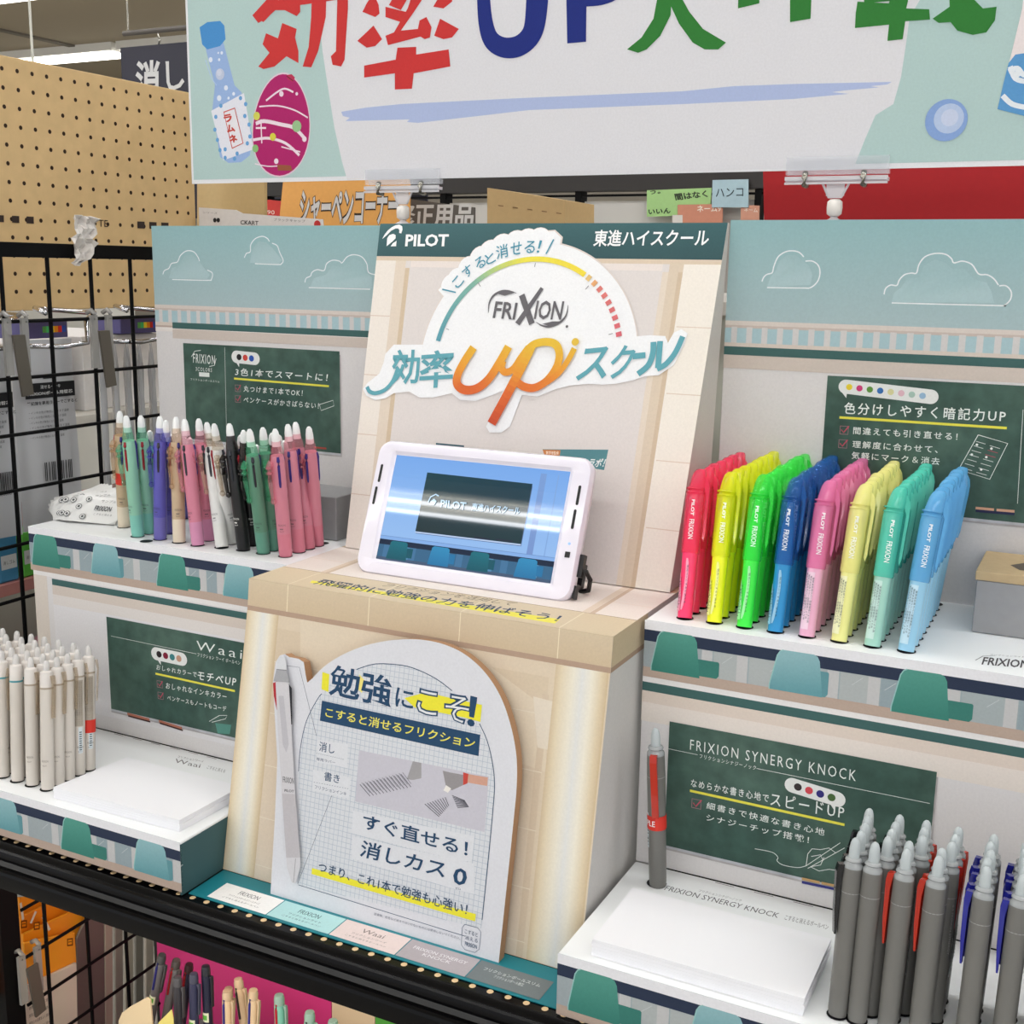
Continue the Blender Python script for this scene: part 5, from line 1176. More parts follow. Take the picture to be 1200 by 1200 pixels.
# upper halves of the characters, above the frame
Q([(298, -46), (362, -52), (362, -34), (298, -28)], RD); Q([(322, -72), (340, -74), (338, -48), (322, -48)], RD); Q([(364, -82), (384, -84), (384, -18), (366, -18)], RD)
Q([(424, -44), (548, -54), (548, -36), (424, -26)], RD); Q([(478, -76), (496, -78), (494, -48), (480, -48)], RD); Q([(480, -34), (498, -36), (470, 12), (456, 6)], RD)
p.stroke([(566.5, -38), (566, -76)], 0.0135, BL); p.stroke([(631, -38), (631, -80)], 0.022, BL); p.stroke([(675, -38), (676, -84)], 0.022, BL); p.stroke([(676, -76), (712, -78), (736, -62), (738, -40), (732, -22)], 0.014, BL, smooth=4)
Q([(738, -46), (838, -56), (838, -36), (738, -28)], GN); Q([(772, -84), (790, -86), (788, -10), (772, -8)], GN)
Q([(892, -84), (908, -80), (886, -28), (868, -26), (862, -40)], GN); Q([(926, -86), (944, -84), (936, -56), (1000, -62), (1000, -44), (950, -40), (950, -18), (928, -16), (930, -50)], GN)
Q([(1008, -62), (1088, -70), (1088, -54), (1080, -12), (1012, -6)], GN); Q([(1104, -84), (1124, -86), (1140, -22), (1112, -18)], GN); Q([(1094, -52), (1170, -62), (1170, -46), (1094, -36)], GN)
p.disc(p.P(1109, 141), 0.0172, (134, 164, 214), 28); p.disc(p.P(1112, 139), 0.0122, (178, 196, 226), 24); p.disc(p.P(1113, 138), 0.007, (196, 206, 230), 20)
Q([(1200, -10), (1198, 10), (1186, 60), (1169, 128), (1240, 146), (1260, -10)], (232, 222, 222)); Q([(1182, 74), (1190, 64), (1204, 62), (1240, 66), (1240, 146), (1169, 128), (1176, 98)], (92, 152, 204))
for q in ([(1182, 84), (1192, 80), (1200, 88), (1214, 86)], [(1175, 112), (1186, 122), (1202, 126)], [(1184, 78), (1190, 92), (1204, 96)]): p.stroke(q, 0.004, (226, 232, 238), smooth=4)
p.disc(p.P(1193, 86), 0.003, (226, 232, 238), 10)
p.build('banner_print', o)
CLR_ = tint('clear_acrylic', (236, 238, 242), 0.80, 0.05); MET = mat('spring_steel', (150, 148, 140), 0.25, metal=0.9); BALL = mat('white_ball', (226, 222, 216), 0.4)
def clip(px, label, tilt):
    pl = FR(BY - 0.006); a = pl.px(*px[0]); b_ = pl.px(*px[1]); L = b_.x - a.x; cx = (a.x + b_.x) / 2; zb = a.y
    t = thing('banner_clip', label, 'clip', (cx, BY, zb - 0.03), 'clear clips holding the banner')
    y = BY
    b = MB(); b.box((cx - L / 2, y - 0.0046, zb + 0.002), (cx + L / 2, y - 0.0036, zb + 0.0175)); b.build('front_jaw', CLR_, t)
    b = MB(); b.box((cx - L / 2, y + 0.0022, zb + 0.002), (cx + L / 2, y + 0.0032, zb + 0.0175)); b.build('rear_jaw', CLR_, t)
    b = MB(); b.box((cx - L / 2, y - 0.007, zb - 0.003), (cx + L / 2, y - 0.0045, zb + 0.0005)); b.box((cx - L / 2, y - 0.0075, zb - 0.0065), (cx + L / 2, y - 0.005, zb - 0.0045)); b.box((cx - L / 2, y - 0.004, zb - 0.004), (cx + L / 2, y + 0.002, zb - 0.001)); b.build('hinge_bar', tint('clear_edge', (226, 226, 230), 0.35, 0.05), t)
    for s in (-0.30, 0.27):
        b = MB(); b.tube([(cx + s * L, y - 0.0055, zb + 0.004), (cx + s * L, y - 0.0085, zb - 0.001), (cx + s * L, y - 0.0075, zb - 0.0068), (cx + s * L, y + 0.001, zb - 0.007)], 0.0026, 8); b.build('spring_band', MET, t, smooth=True)
    b = MB(); w1 = 0.0115
    for s in (-1, 1): b.tube([(cx + s * w1, y - 0.003, zb - 0.006), (cx + s * 0.0055, y - 0.003, zb - 0.0175)], 0.0012, 6)
    b.box((cx - 0.006, y - 0.0045, zb - 0.0185), (cx + 0.006, y - 0.0015, zb - 0.0165)); b.box((cx - 0.008, y - 0.0036, zb - 0.0165), (cx + 0.008, y - 0.0030, zb - 0.006)); b.build('neck', tint('clear_edge', (226, 226, 230), 0.35, 0.05), t)
    b = MB().lathe([(0.0040, -0.0075), (0.0066, -0.0055), (0.0070, 0.0), (0.0066, 0.0050), (0.0040, 0.0072)], 14, (cx, y - 0.002, zb - 0.0265)); autosmooth(b.build('ball_joint', BALL, t), 50)
    b = MB().lathe([(0.010, -0.048), (0.010, -0.0415), (0.0095, -0.0385), (0.0040, -0.036), (0.0022, -0.033)], 14, (cx, y - 0.002, zb)); autosmooth(b.build('foot', tint('clear_edge', (226, 226, 230), 0.35, 0.05), t), 40)
    b = MB().box((cx - 0.010, y - 0.021, zb - 0.085), (cx + 0.010, y + 0.004, zb - 0.048)) ; b.build('grip_block', tint('clear_edge', (226, 226, 230), 0.35, 0.05), t)
clip([(427, 219), (514, 216)], 'clear plastic banner clip above the brand name at the left of the header', 0)
clip([(920, 208), (1041, 203)], 'clear plastic banner clip in front of the red board', 0)

# ================================================================== THE SHOP FIXTURE
BK = mat('black_powder_coat', (16, 16, 17), 0.45, bump=0.1, bscale=300); BG = mat('black_gloss_rail', (6, 6, 7), 0.17)
for _m, _s in ((BG, 0.22), (BK, 0.1)): _m.node_tree.nodes['Principled BSDF'].inputs['Specular IOR Level'].default_value = _s
FX = thing('gondola_fixture', 'black metal shop fixture: shelf with moulded front rail, grid side and posts', 'shop fixture', (-0.2, 0, -LIFT))
MB().box((-0.785, -0.152, -0.290), (0.62, 0.23, -0.2684)).build('shelf_board', BK, FX)
prof = [(-0.151, -0.2684), (-0.164, -0.2684), (-0.1665, -0.2715), (-0.1685, -0.2735), (-0.1705, -0.2718), (-0.173, -0.2705), (-0.1752, -0.2715), (-0.1762, -0.275), (-0.1768, -0.2795), (-0.1795, -0.2830), (-0.1835, -0.2815), (-0.187, -0.2805), (-0.1895, -0.2818), (-0.1908, -0.2845), (-0.1905, -0.2985), (-0.188, -0.3000), (-0.151, -0.3000)]
b = MB().prism([(-0.79, y, z) for y, z in prof], (1.41, 0, 0)); o = b.build('front_rail', BG, FX); autosmooth(o, 30)
pf = MB()
for i in range(88):
    x = -0.78 + 0.0157 * i
    pf.lathe([(0.0028, 0.0), (0.0026, 0.0002)], 10, (x, -0.1585, -0.2683))
o = pf.build('perforation', mat('perforation_light_tone', (238, 206, 160), 0.35, metal=0.3), FX); o['kind'] = 'stuff'; o['label'] = 'row of perforations painted pale as light showing through, along the rail edge'  # light showing through the rail holes is put into the discs' pale colour
MB().box((-0.789, -0.036, -LIFT), (-0.762, -0.0095, 0.305)).build('post', BK, FX)
MB().box((0.60, -0.036, -LIFT), (0.63, -0.0095, -0.2905)).build('post', BK, FX)
MB().box((-0.766, -0.0095, 0.287), (-0.756, 0.45, 0.303)).build('top_bar', BK, FX)
GX = -0.76
for i in range(7): MB().tube([(GX, 0.0255 + 0.0638 * i, -0.98), (GX, 0.0255 + 0.0638 * i, 0.288)], 0.0024, 8).build('grid_wire', BK, FX)
for j in range(19): MB().tube([(GX + 0.003, -0.01, 0.2178 - 0.0621 * j), (GX + 0.003, 0.45, 0.2178 - 0.0621 * j)], 0.0021, 8).build('grid_wire', BK, FX)
MB().box((-0.785, 0.228, -LIFT), (0.62, 0.236, -0.291)).build('back_sheet', mat('dark_sheet', (60, 58, 58), 0.6), FX)
MB().box((-0.785, -0.15, -LIFT), (0.62, 0.228, -LIFT + 0.09)).build('base_plinth', BK, FX)
MB().box((-0.755, 0.0, -0.80), (0.60, 0.228, -0.79)).build('lower_shelf', BK, FX)
lt_ = thing('shelf_light', 'slim warm lamp fixed under the front of the shelf', 'lamp', (-0.3, -0.12, -0.291))
MB().box((-0.75, -0.135, -0.298), (0.55, -0.105, -0.2905)).build('lamp_housing', FIX, lt_)
area('lamp_light', (-0.1, -0.12, -0.301), 1.2, 0.02, 2.6, (1, 0.86, 0.66), (math.radians(20), 0, 0))
# pegboard to the left behind the grid
PG = thing('pegboard', 'kraft-coloured pegboard panel with rows of holes behind the wire grid', 'pegboard', (-1.0, 0.3, 0.2174))
KR = mat('kraft_board', (212, 181, 131), 0.75, var=0.05, bscale=120)
py0, py1, pz0, pz1 = -0.10, 0.612, 0.2174, 0.5435
o = bevel(MB().box((-1.012, py0, pz0), (-1.0, py1, pz1)).build('panel', KR, PG), 0.001, 1)
p = Print(SD(-1.0)); yy = 0.2531 - 0.0244 * 14
for a in range(42):
    for b_ in range(13):
        y = 0.2531 + 0.0244 * (a - 14); z = 0.5271 - 0.0237 * b_
        if y > py1 - 0.008 or z < pz0 + 0.01 or y < py0 + 0.01: continue
        p.disc((y, z), 0.0029, (52, 36, 26), 10); p.off -= p.step
o = p.build('peg_hole', o); o['kind'] = 'stuff'
p = Print(SD(-1.0), 0.0008); IK = (60, 50, 46)
for x in (0, 18, 35, 165, 179, 193): p.px([(x - 4.5, 252 + x * .045), (x + 4, 252.4 + x * .045), (x + 4.2, 260.5 + x * .045), (x - 4.3, 260 + x * .045)], IK)
p.text('TE', (115, 265.5), (126, 266), (115, 257.5), IK); p.text('ROU', (88, 264.5), (111, 265.3), (88, 256.5), IK)
p.build('panel_print', PG.children[0])
# crumpled clear wrapper hanging on the bar
t = thing('crumpled_wrapper', 'crumpled white plastic wrapper stuck on the black top bar of the grid', 'wrapper', (-0.752, 0.10, 0.30))
rnd = random.Random(11); gx, gz = 8, 12; vs = []; fs = []
outl = [(84, 252, 104, 254), (82, 256, 110, 257), (82, 262, 111, 262), (84, 268, 111, 268), (82, 274, 108, 274), (80, 279, 104, 280), (80, 286, 108, 285), (84, 292, 107, 290), (86, 298, 102, 297), (84, 304, 98, 303), (82, 308, 92, 308), (84, 311, 88, 311)]
pl = SD(-0.748)
for r, (xa, ya, xb, yb_) in enumerate(outl):
    for c in range(gx + 1):
        k = c / gx; q = pl.px(xa + (xb - xa) * k, ya + (yb_ - ya) * k); vs.append(pl.at(q, rnd.uniform(0, 0.011)))
for r in range(len(outl) - 1):
    for c in range(gx): a = r * (gx + 1) + c; fs.append((a, a + gx + 1, a + gx + 2, a + 1))
o = mesh('wrapper_film', vs, fs, mat('wrapper_plastic', (214, 208, 202), 0.25, coat=0.3), t); m_ = o.modifiers.new('thick', 'SOLIDIFY'); m_.thickness = 0.0006

# ---- packs on the outside of the grid
FILM = mat('pouch_film', (196, 197, 200), 0.25, coat=0.4, bump=0.5, bscale=35); LBK = (36, 36, 38)
def pouch(label, Y0, Y1, z0, z1, X, yaw=0, printed=True, col=None):
    t = thing('refill_pouch', label, 'pouch', (X, (Y0 + Y1) / 2, z0), 'pouches hanging behind the grid')
    n, m = 8, 12; vs = []; fs = []; r_ = random.Random(int(abs(Y0) * 1e4))
    ph = r_.uniform(0, 6)
    for s in (1, -1):
        for a in range(n + 1):
            for b_ in range(m + 1):
                u_, v_ = a / n, b_ / m; e = min(u_, 1 - u_, v_ * 1.5, (1 - v_) * 1.5)
                vs.append((X + yaw * (u_ - .5) * (Y1 - Y0) + s * 0.006 * min(1, e * 4) + 0.002 * math.sin(7 * u_ + ph) * math.sin(5 * v_ + ph), Y0 + (Y1 - Y0) * u_, z0 + (z1 - z0) * v_))
    for a in range(n):
        for b_ in range(m):
            q = a * (m + 1) + b_; fs.append((q, q + m + 1, q + m + 2, q + 1)); q += (n + 1) * (m + 1); fs.append((q, q + 1, q + m + 2, q + m + 1))
    mesh('film', vs, fs, col or FILM, t, smooth=True)
    if printed:
        O = Vector((X + 0.0085, Y0, z0)); u_ = Vector((yaw, 1, 0)); pl = Plane(O + Vector((-yaw * (Y1 - Y0) / 2, 0, 0)), u_, (0, 0, 1)); w_ = (Y1 - Y0); h_ = z1 - z0
        p = Print(pl)
        p.rect(w_ * .10, h_ * .70, w_ * .92, h_ * .78, LBK); p.text('FRIXIONボール用替芯', (w_ * .14, h_ * .715), (w_ * .88, h_ * .715), (w_ * .14, h_ * .735), (210, 210, 210), 0.02, px=False); p.text('消せるインキ', (w_ * .35, h_ * .748), (w_ * .68, h_ * .748), (w_ * .35, h_ * .768), (210, 210, 210), 0.01, px=False)
        p.text('筆記線を専用ラバーでこすると', (w_ * .12, h_ * .665), (w_ * .95, h_ * .665), (w_ * .12, h_ * .685), LBK, 0.02, px=False)
        for k in range(6): p.text('・インキの色が無色になります温度', (w_ * .14, h_ * (.62 - .026 * k)), (w_ * (.8 - .05 * (k % 3)), h_ * (.62 - .026 * k)), (w_ * .14, h_ * (.634 - .026 * k)), (70, 70, 72), 0, px=False)
        p.rect(w_ * .4, h_ * .80, w_ * .6, h_ * .81, LBK)
        x = w_ * .34
        while x < w_ * .82: p.rect(x, h_ * .26, x + w_ * .015, h_ * .36, LBK); p.off -= p.step; x += w_ * (.025 + .02 * ((int(x * 1e5)) % 2))
        p.off += p.step; p.text('4902505000000', (w_ * .36, h_ * .235), (w_ * .8, h_ * .235), (w_ * .36, h_ * .25), LBK, 0, px=False)
        p.build('pouch_print', t)
pouch('silver refill pouch with a black label band, behind the first wires of the grid', -0.02, 0.060, -0.03, 0.185, -0.80, 0.15)
pouch('silver refill pouch with a black label band, second from the left behind the grid', 0.083, 0.166, -0.035, 0.192, -0.815, 0.12)
for i in range(6):
    pouch('silver pouch seen edge-on, %s of those right of the labelled pouches' % ORD[i], 0.186 + 0.026 * i, 0.216 + 0.026 * i, -0.04, 0.195 - 0.004 * i, -0.800 - 0.004 * i, -0.9, False)
CHR = mat('chrome', (200, 200, 204), 0.12, metal=1); LH = tint('smoky_holder', (172, 170, 166), 0.35, 0.2)
def hook(y, label):
    t = thing('display_hook', label, 'hook', (-0.76, y, 0.21), 'chrome hooks on the grid')
    MB().tube([(-0.757, y - 0.005, 0.226), (-0.79, y + 0.01, 0.230), (-0.85, y + 0.08, 0.226), (-0.80, y + 0.11, 0.222), (-0.758, y + 0.055, 0.216), (-0.757, y + 0.055, 0.190), (-0.77, y + 0.03, 0.186), (-0.80, y - 0.02, 0.188)], 0.0030, 8).build('wire_loop', CHR, t, smooth=True)
hook(0.085, 'chrome hook loop between the two labelled pouches'); hook(-0.03, 'chrome hook loop at the left edge of the grid'); hook(0.21, 'chrome hook loop before the stacked silver pouches')
def holder(px, label):
    pl = SD(-0.752); a = pl.px(*px); y, z = a
    t = thing('price_holder', label, 'price holder', (-0.752, y, z), 'grey price holders on the grid')
    b = MB(); b.box((-0.756, y - 0.020, z - 0.058), (-0.752, y - 0.010, z + 0.004)); b.box((-0.756, y + 0.004, z - 0.056), (-0.752, y + 0.013, z + 0.004)); b.build('holder_arm', LH, t)
    MB().prism([(-0.751, y - 0.012, z - 0.014), (-0.751, y + 0.004, z - 0.014), (-0.751, y + 0.011, z - 0.080), (-0.751, y - 0.004, z - 0.082)], (0.003, 0, 0)).build('tongue', mat('dark_smoky', (92, 86, 78), 0.3, coat=0.2), t)
    for q in (-0.015, 0.010): b = MB().tube([(-0.754, y + q, z), (-0.7515, y + q, z + 0.006), (-0.757, y + q, z + 0.010), (-0.764, y + q, z + 0.006)], 0.0028, 8); b.build('hanger', LH, t, smooth=True)
holder((22, 377), 'grey plastic price holder on the grid, left one'); holder((122, 373), 'grey plastic price holder on the grid, right one')
# things further behind the grid
def carton(name, label, cat, a, b_, col, group=None, prints=None):
    t = thing(name, label, cat, ((a[0] + b_[0]) / 2, (a[1] + b_[1]) / 2, a[2]), group)
    o = MB().box(a, b_).build('box_body', mat('card_%02x%02x%02x' % col, col, 0.5, var=0.03), t); bevel(o, 0.001, 1)
    if prints: prints(t, o)
    return t
SHX = -1.25
MB_ = MB().box((-1.9, -0.3, 0.05), (-1.02, 0.78, 0.062)); tag(MB_.build('side_shelf', mat('cream_metal', (206, 204, 196), 0.5)), 'cream metal shelf carrying cartons beyond the grid', 'shelf')
def rainbow(t, o):
    a, b_ = t['lo'], t['hi']
for i, (y0, y1, h, col, lab) in enumerate([(0.00, 0.22, 0.165, (232, 230, 226), 'white carton left-most on the shelf beyond the grid'), (0.24, 0.40, 0.150, (226, 224, 222), 'white carton under the small rainbow box'), (0.42, 0.60, 0.155, (222, 220, 220), 'white carton right of the rainbow box'), (0.62, 0.77, 0.145, (214, 212, 214), 'white carton at the right end beyond the grid')]):
    carton('carton', lab, 'box', (-1.30, y0, 0.0622), (-1.06, y1, 0.0622 + h * 0.72), col, 'cartons beyond the grid')
for (y0, y1, lab) in ((0.30, 0.385, 'small purple box with a rainbow stripe'), (0.49, 0.57, 'second small purple box with a rainbow stripe')):
    t = carton('rainbow_box', lab, 'box', (-1.10, y0, 0.1752), (-1.05, y1, 0.200), (82, 78, 130), 'small rainbow boxes beyond the grid')
    p = Print(SD(-1.05))
    for k, c in enumerate([(96, 170, 90), (80, 200, 120), (236, 220, 60), (240, 150, 40), (220, 60, 50), (60, 90, 190)]):
        w_ = (y1 - y0) * 0.5 / 6; p.rect(y0 + (y1 - y0) * .45 + w_ * k, 0.183, y0 + (y1 - y0) * .45 + w_ * (k + 1), 0.192, c)
    p.build('box_print', t)
MB().box((-2.0, -0.3, -LIFT), (-1.9, 1.4, 0.55)).build('x', mat('cream_metal'))
o = bpy.data.objects['x']; o.name = 'shelf_backboard'; o.data.name = 'shelf_backboard'; tag(o, 'tall cream backboard of the shelf beyond the grid', 'shelf')
# low shelf beyond the grid: green packets, pink bags, clear trays
MB().box((-1.5, -0.3, -0.30), (-0.86, 0.78, -0.292)).build('lower_side_shelf', mat('pale_metal', (186, 188, 176), 0.5)); tag(bpy.data.objects['lower_side_shelf'], 'pale green shelf low beyond the grid', 'shelf')
MB().box((-0.862, -0.3, -0.325), (-0.858, 0.78, -0.270)).build('x', mat('pale_metal')); tag(bpy.data.objects['x'], 'pale green price rail on the low shelf edge', 'price rail').name = 'price_rail'
for i in range(9):
    y = 0.00 + 0.036 * i; col = [(96, 190, 70), (60, 150, 110), (110, 200, 90), (70, 140, 180)][i % 4]
    t = thing('eraser_packet', 'green and blue packet with a white label, %s from the left in the low row' % ORD[i], 'packet', (-0.90, y, -0.10), 'green packets beyond the grid')
    bevel(MB().box((-0.93, y, -0.115), (-0.895, y + 0.030, -0.055)).build('packet_body', mat('packet_%d' % (i % 4), col, 0.4), t), 0.002, 1)
    p = Print(SD(-0.895)); p.rect(y + 0.003, -0.098, y + 0.027, -0.080, (222, 224, 222)); p.text('消しゴム', (y + 0.006, -0.092), (y + 0.024, -0.092), (y + 0.006, -0.087), (60, 60, 60), 0, px=False); p.build('packet_label', t)
MB().box((-1.3, -0.1, -0.130), (-0.888, 0.78, -0.1155)).build('x', mat('dusty_pink_rail', (196, 132, 126), 0.5)); tag(bpy.data.objects['x'], 'dusty pink shelf edge under the green packets', 'shelf').name = 'pink_shelf'
for i in range(3):
    y = 0.00 + 0.085 * i
    t = thing('pink_bag', 'clear bag of pink goods behind the grid, %s from the left' % ORD[i], 'bag', (-0.92, y, -0.29), 'pink bags beyond the grid')
    b = MB().lathe([(0.018, 0), (0.036, 0.018), (0.038, 0.045), (0.028, 0.07), (0.012, 0.085)], 9, (-0.92, y + 0.03, -0.2915)); autosmooth(b.build('bag_film', mat('pink_goods', (216, 160, 172), 0.35, var=0.25, bscale=60, coat=0.3), t), 60)

# ---- below the shelf: orange packs, grey packs, pink card, pens
def under_pack(i, px, X, col, label, dark=False):
    pl = SD(X); q = [pl.px(*a) for a in px]
    t = thing('hanging_pack', label, 'pack', (X, q[0].x, min(a.y for a in q)), 'packs behind the lower grid')
    b = MB().prism([pl.at(a) for a in q], (-0.004, 0, 0)); o = b.build('pack_body', mat('pack_%02x%02x%02x' % col, col, 0.4, coat=0.3, bump=0.4, bscale=40), t); bevel(o, 0.0008, 1)
    return t, pl
OR = (240, 150, 26)
for i, (q, X, col, lab) in enumerate([
    ([(-10, 1100), (6, 1095), (9, 1150), (-10, 1180)], -0.772, (226, 120, 20), 'orange pack edge left of the black post'),
    ([(22, 1052), (60, 1048), (62, 1110), (26, 1125)], -0.84, OR, 'orange pack right of the black post, rearmost'),
    ([(24, 1075), (84, 1046), (88, 1095), (26, 1122)], -0.825, (236, 142, 24), 'orange pack with a small square mark, second from the back'),
    ([(27, 1095), (106, 1058), (104, 1092), (60, 1150), (28, 1160)], -0.81, (244, 158, 34), 'orange pack with a small square mark, third from the back'),
    ([(28, 1105), (88, 1092), (90, 1128), (30, 1160)], -0.795, (250, 166, 40), 'front orange pack with a white upright edge'),
    ([(30, 1156), (90, 1128), (92, 1240), (30, 1240)], -0.79, (226, 218, 200), 'cream paper pack with fine print at the lower left'),
    ([(90, 1100), (108, 1062), (122, 1070), (124, 1240), (91, 1240)], -0.80, (110, 104, 96), 'dark speckled pack seen edge-on')]):
    t, pl = under_pack(i, q, X, col, lab)
    if i in (2, 3, 4):
        p = Print(pl); cx, cy = [(0, 0), (0, 0), (28, 1083), (43, 1085), (82, 1104)][i]
        p.px([(cx - 3.5, cy - 4), (cx + 3.5, cy - 5), (cx + 3.5, cy + 4), (cx - 3.5, cy + 5)], (120, 66, 20)); p.px([(cx - 2.3, cy - 2.6), (cx + 2.3, cy - 3.2), (cx + 2.3, cy + 2.4), (cx - 2.3, cy + 3.2)], col); p.stroke([(cx - 2, cy), (cx + 2, cy - .6)], .0012, (120, 66, 20))
        e = [(24, 1058, 27, 1078), (42, 1068, 36, 1082), (50, 1074, 58, 1090)][i - 2]; p.stroke([(e[0], e[1]), (e[2], e[3])], 0.0035, (226, 220, 206)); p.build('pack_print', t)
    if i == 5:
        p = Print(pl)
        for k in range(4): p.text('使用上の注意をよく読み', (34, 1184 + 9 * k - 0), (58, 1172 + 9 * k), (34, 1180 + 9 * k), (70, 64, 58))
        p.build('pack_print', t)
for i in range(5):
    y0 = 1064 + i * 5; x0 = 123 + i * 12
    under_pack(0, [(x0, y0), (x0 + 9, y0 + 4), (x0 + 10, 1240), (x0 + 1, 1240)], -0.80 - 0.003 * i, [(176, 168, 152), (150, 146, 136), (184, 178, 164), (140, 138, 132), (196, 186, 174)][i], 'grey sleeve seen edge-on behind the lower grid, %s from the left' % ORD[i])
holder((38, 1117), 'grey plastic price holder on the lower grid beside the orange packs')
PKY = 0.205
pk = FR(PKY)
for nm, cat, lab, xa, xb, col in (('pink_card', 'card', 'bright pink backing card under the shelf', -0.757, -0.470, (222, 64, 138)), ('cream_card', 'card', 'cream backing card right of the pink one', -0.469, -0.405, (232, 208, 176)), ('green_card', 'card', 'green backing card right of the cream one', -0.404, -0.1, (88, 168, 72))):
    o = MB().box((xa, PKY, -0.789), (xb, PKY + 0.002, -0.40)).build(nm, mat(nm, col, 0.5), loc=((xa + xb) / 2, PKY, -0.789)); tag(o, lab, cat)
def lowpen(bpx, tpx, Y, col, capc, label, key, r=0.0055, win=None, lab2=None):
    pl = FR(Y); B = pl.w(*bpx); T = pl.w(*tpx); L = (T - B).length; B = T + (B - T) * (0.135 / L)
    t = thing('ballpoint_pen', label, 'pen', M=pose(B, T, 0), group=key)
    b = MB().lathe([(r * .9, 0), (r, 0.005), (r, 0.118), (r * .97, 0.124)], 14); autosmooth(mesh('body', b.v, b.f, mat('lowpen_%02x%02x%02x' % col, col, 0.35, coat=0.2), t, local=True), 40)
    b = MB().lathe([(r * .95, 0.1242), (r * .98, 0.130), (r * .8, 0.135), (r * .3, 0.1355)], 14); autosmooth(mesh('top_cap', b.v, b.f, mat('lowcap_%02x%02x%02x' % capc, capc, 0.3, coat=0.3), t, local=True), 40)
    if win:
        b = MB().tube([(0, -r * 1.0, 0.088), (0, -r * 1.05, 0.120), (0, -r * .9, 0.126)], 0.0015, 6); mesh('colour_slider', b.v, b.f, mat('win_%02x%02x%02x' % win, win, 0.4), t, local=True)
    b = MB(); b.prism([(x, -0.0018, z) for x, z in [(r, .124), (r + .0035, .124), (r + .004, .118), (r + .003, .085), (r + .0015, .085), (r + .002, .118)]], (0, .0036, 0)); mesh('clip', b.v, b.f, mat('lowclip_%02x%02x%02x' % capc, capc, 0.3), t, local=True)
    if lab2:
        v, f = patch(r + .0003, math.radians(-140), math.radians(-40), 0.066, 0.078); mesh('price_sticker', v, f, mat('sticker_pale', (222, 226, 200), 0.5), t, local=True)
        v, f = patch(r + .0005, math.radians(-120), math.radians(-60), 0.069, 0.075); mesh('sticker_mark', v, f, mat('sticker_green', (96, 180, 70), 0.5), t, local=True)
    return t
G1 = 'dark ballpoint pens under the shelf'
DB = (40, 42, 62); DG = (104, 102, 106)
for bp, tp_, Y, c, cc, w_, l2, lab in [
    ((168, 1240), (190, 1119), 0.06, DG, (70, 70, 74), (40, 40, 110), True, 'silver-grey ballpoint pen with green sticker, leftmost under the shelf'),
    ((186, 1240), (207, 1125), 0.075, (128, 126, 130), (90, 84, 84), (180, 40, 50), False, 'grey ballpoint pen with red slider leaning right'),
    ((207, 1240), (222, 1130), 0.085, DB, (60, 40, 44), (150, 30, 40), False, 'dark ballpoint pen with a red top behind the front ones'),
    ((211, 1240), (208, 1145), 0.05, (58, 58, 66), (84, 84, 90), None, False, 'dark grey ballpoint pen, front one in the middle of the bunch'),
    ((228, 1240), (227, 1141), 0.05, (52, 54, 84), (70, 72, 92), None, True, 'navy ballpoint pen with a green sticker, front'),
    ((246, 1240), (241, 1132), 0.06, (34, 36, 60), (40, 42, 52), None, True, 'navy ballpoint pen with a green sticker, right end of the bunch')]:
    lowpen(bp, tp_, Y, c, cc, lab, G1, 0.0056, w_, l2)
BE = (226, 198, 164)
for bp, tp_, Y, w_, lab in [((266, 1240), (268, 1158), 0.09, (60, 40, 60), 'beige multi pen behind, leftmost of the beige ones'), ((267, 1240), (266, 1161), 0.06, (50, 46, 130), 'beige multi pen with blue slider at the front left'), ((292, 1240), (279, 1147), 0.08, (60, 52, 50), 'tall beige multi pen with dark slider'), ((294, 1240), (297, 1160), 0.06, (50, 46, 130), 'beige multi pen with blue slider at the right')]:
    lowpen(bp, tp_, Y, BE, (206, 180, 152), lab, 'beige multi pens under the shelf', 0.0058, w_)
MI = (122, 190, 172)
for bp, tp_, Y, w_, lab in [((330, 1240), (327, 1166), 0.06, (180, 30, 50), 'mint multi pen with red slider under the shelf'), ((362, 1250), (363, 1186), 0.05, (60, 40, 50), 'mint multi pen with grey clear top under the shelf'), ((391, 1260), (390, 1196), 0.05, (60, 40, 50), 'mint multi pen barely showing above the frame edge')]:
    lowpen(bp, tp_, Y, MI, (140, 170, 160), lab, 'mint multi pens under the shelf', 0.0062, w_)
def bin_(xa, xb, Y, lab, col, zt):
    t = thing('pen_bin', lab, 'bin', ((xa + xb) / 2, Y, -0.79), 'pen bins under the shelf')
    b = MB(); b.box((xa, Y, -0.7895), (xb, Y + 0.002, zt)); b.box((xa, Y + 0.09, -0.7895), (xb, Y + 0.092, zt + 0.03)); b.box((xa, Y, -0.7895), (xa + 0.002, Y + 0.09, zt)); b.box((xb - 0.002, Y, -0.7895), (xb, Y + 0.09, zt)); b.box((xa, Y, -0.7895), (xb, Y + 0.09, -0.70))
    b.build('bin_body', mat('clear_bin', (150, 150, 156), 0.2), t)
bin_(-0.60, -0.48, 0.02, 'grey bin holding the dark ballpoint pens', None, -0.66); bin_(-0.475, -0.42, 0.02, 'grey bin holding the beige pens', None, -0.66); bin_(-0.415, -0.30, 0.02, 'grey bin holding the mint pens', None, -0.66)
t = thing('header_tab', 'cream rounded card tab in front of the dark pens', 'card tab', FR(0.03).w(170, 1190))
pl = FR(0.03); q = [(139, 1240), (139, 1196), (143, 1187), (152, 1180), (172, 1169), (176, 1172), (182, 1240)]
MB().prism([pl.w(*a) for a in q][::-1], (0, 0.002, 0)).build('tab_card', mat('cream_tab', (236, 214, 176), 0.5), t)
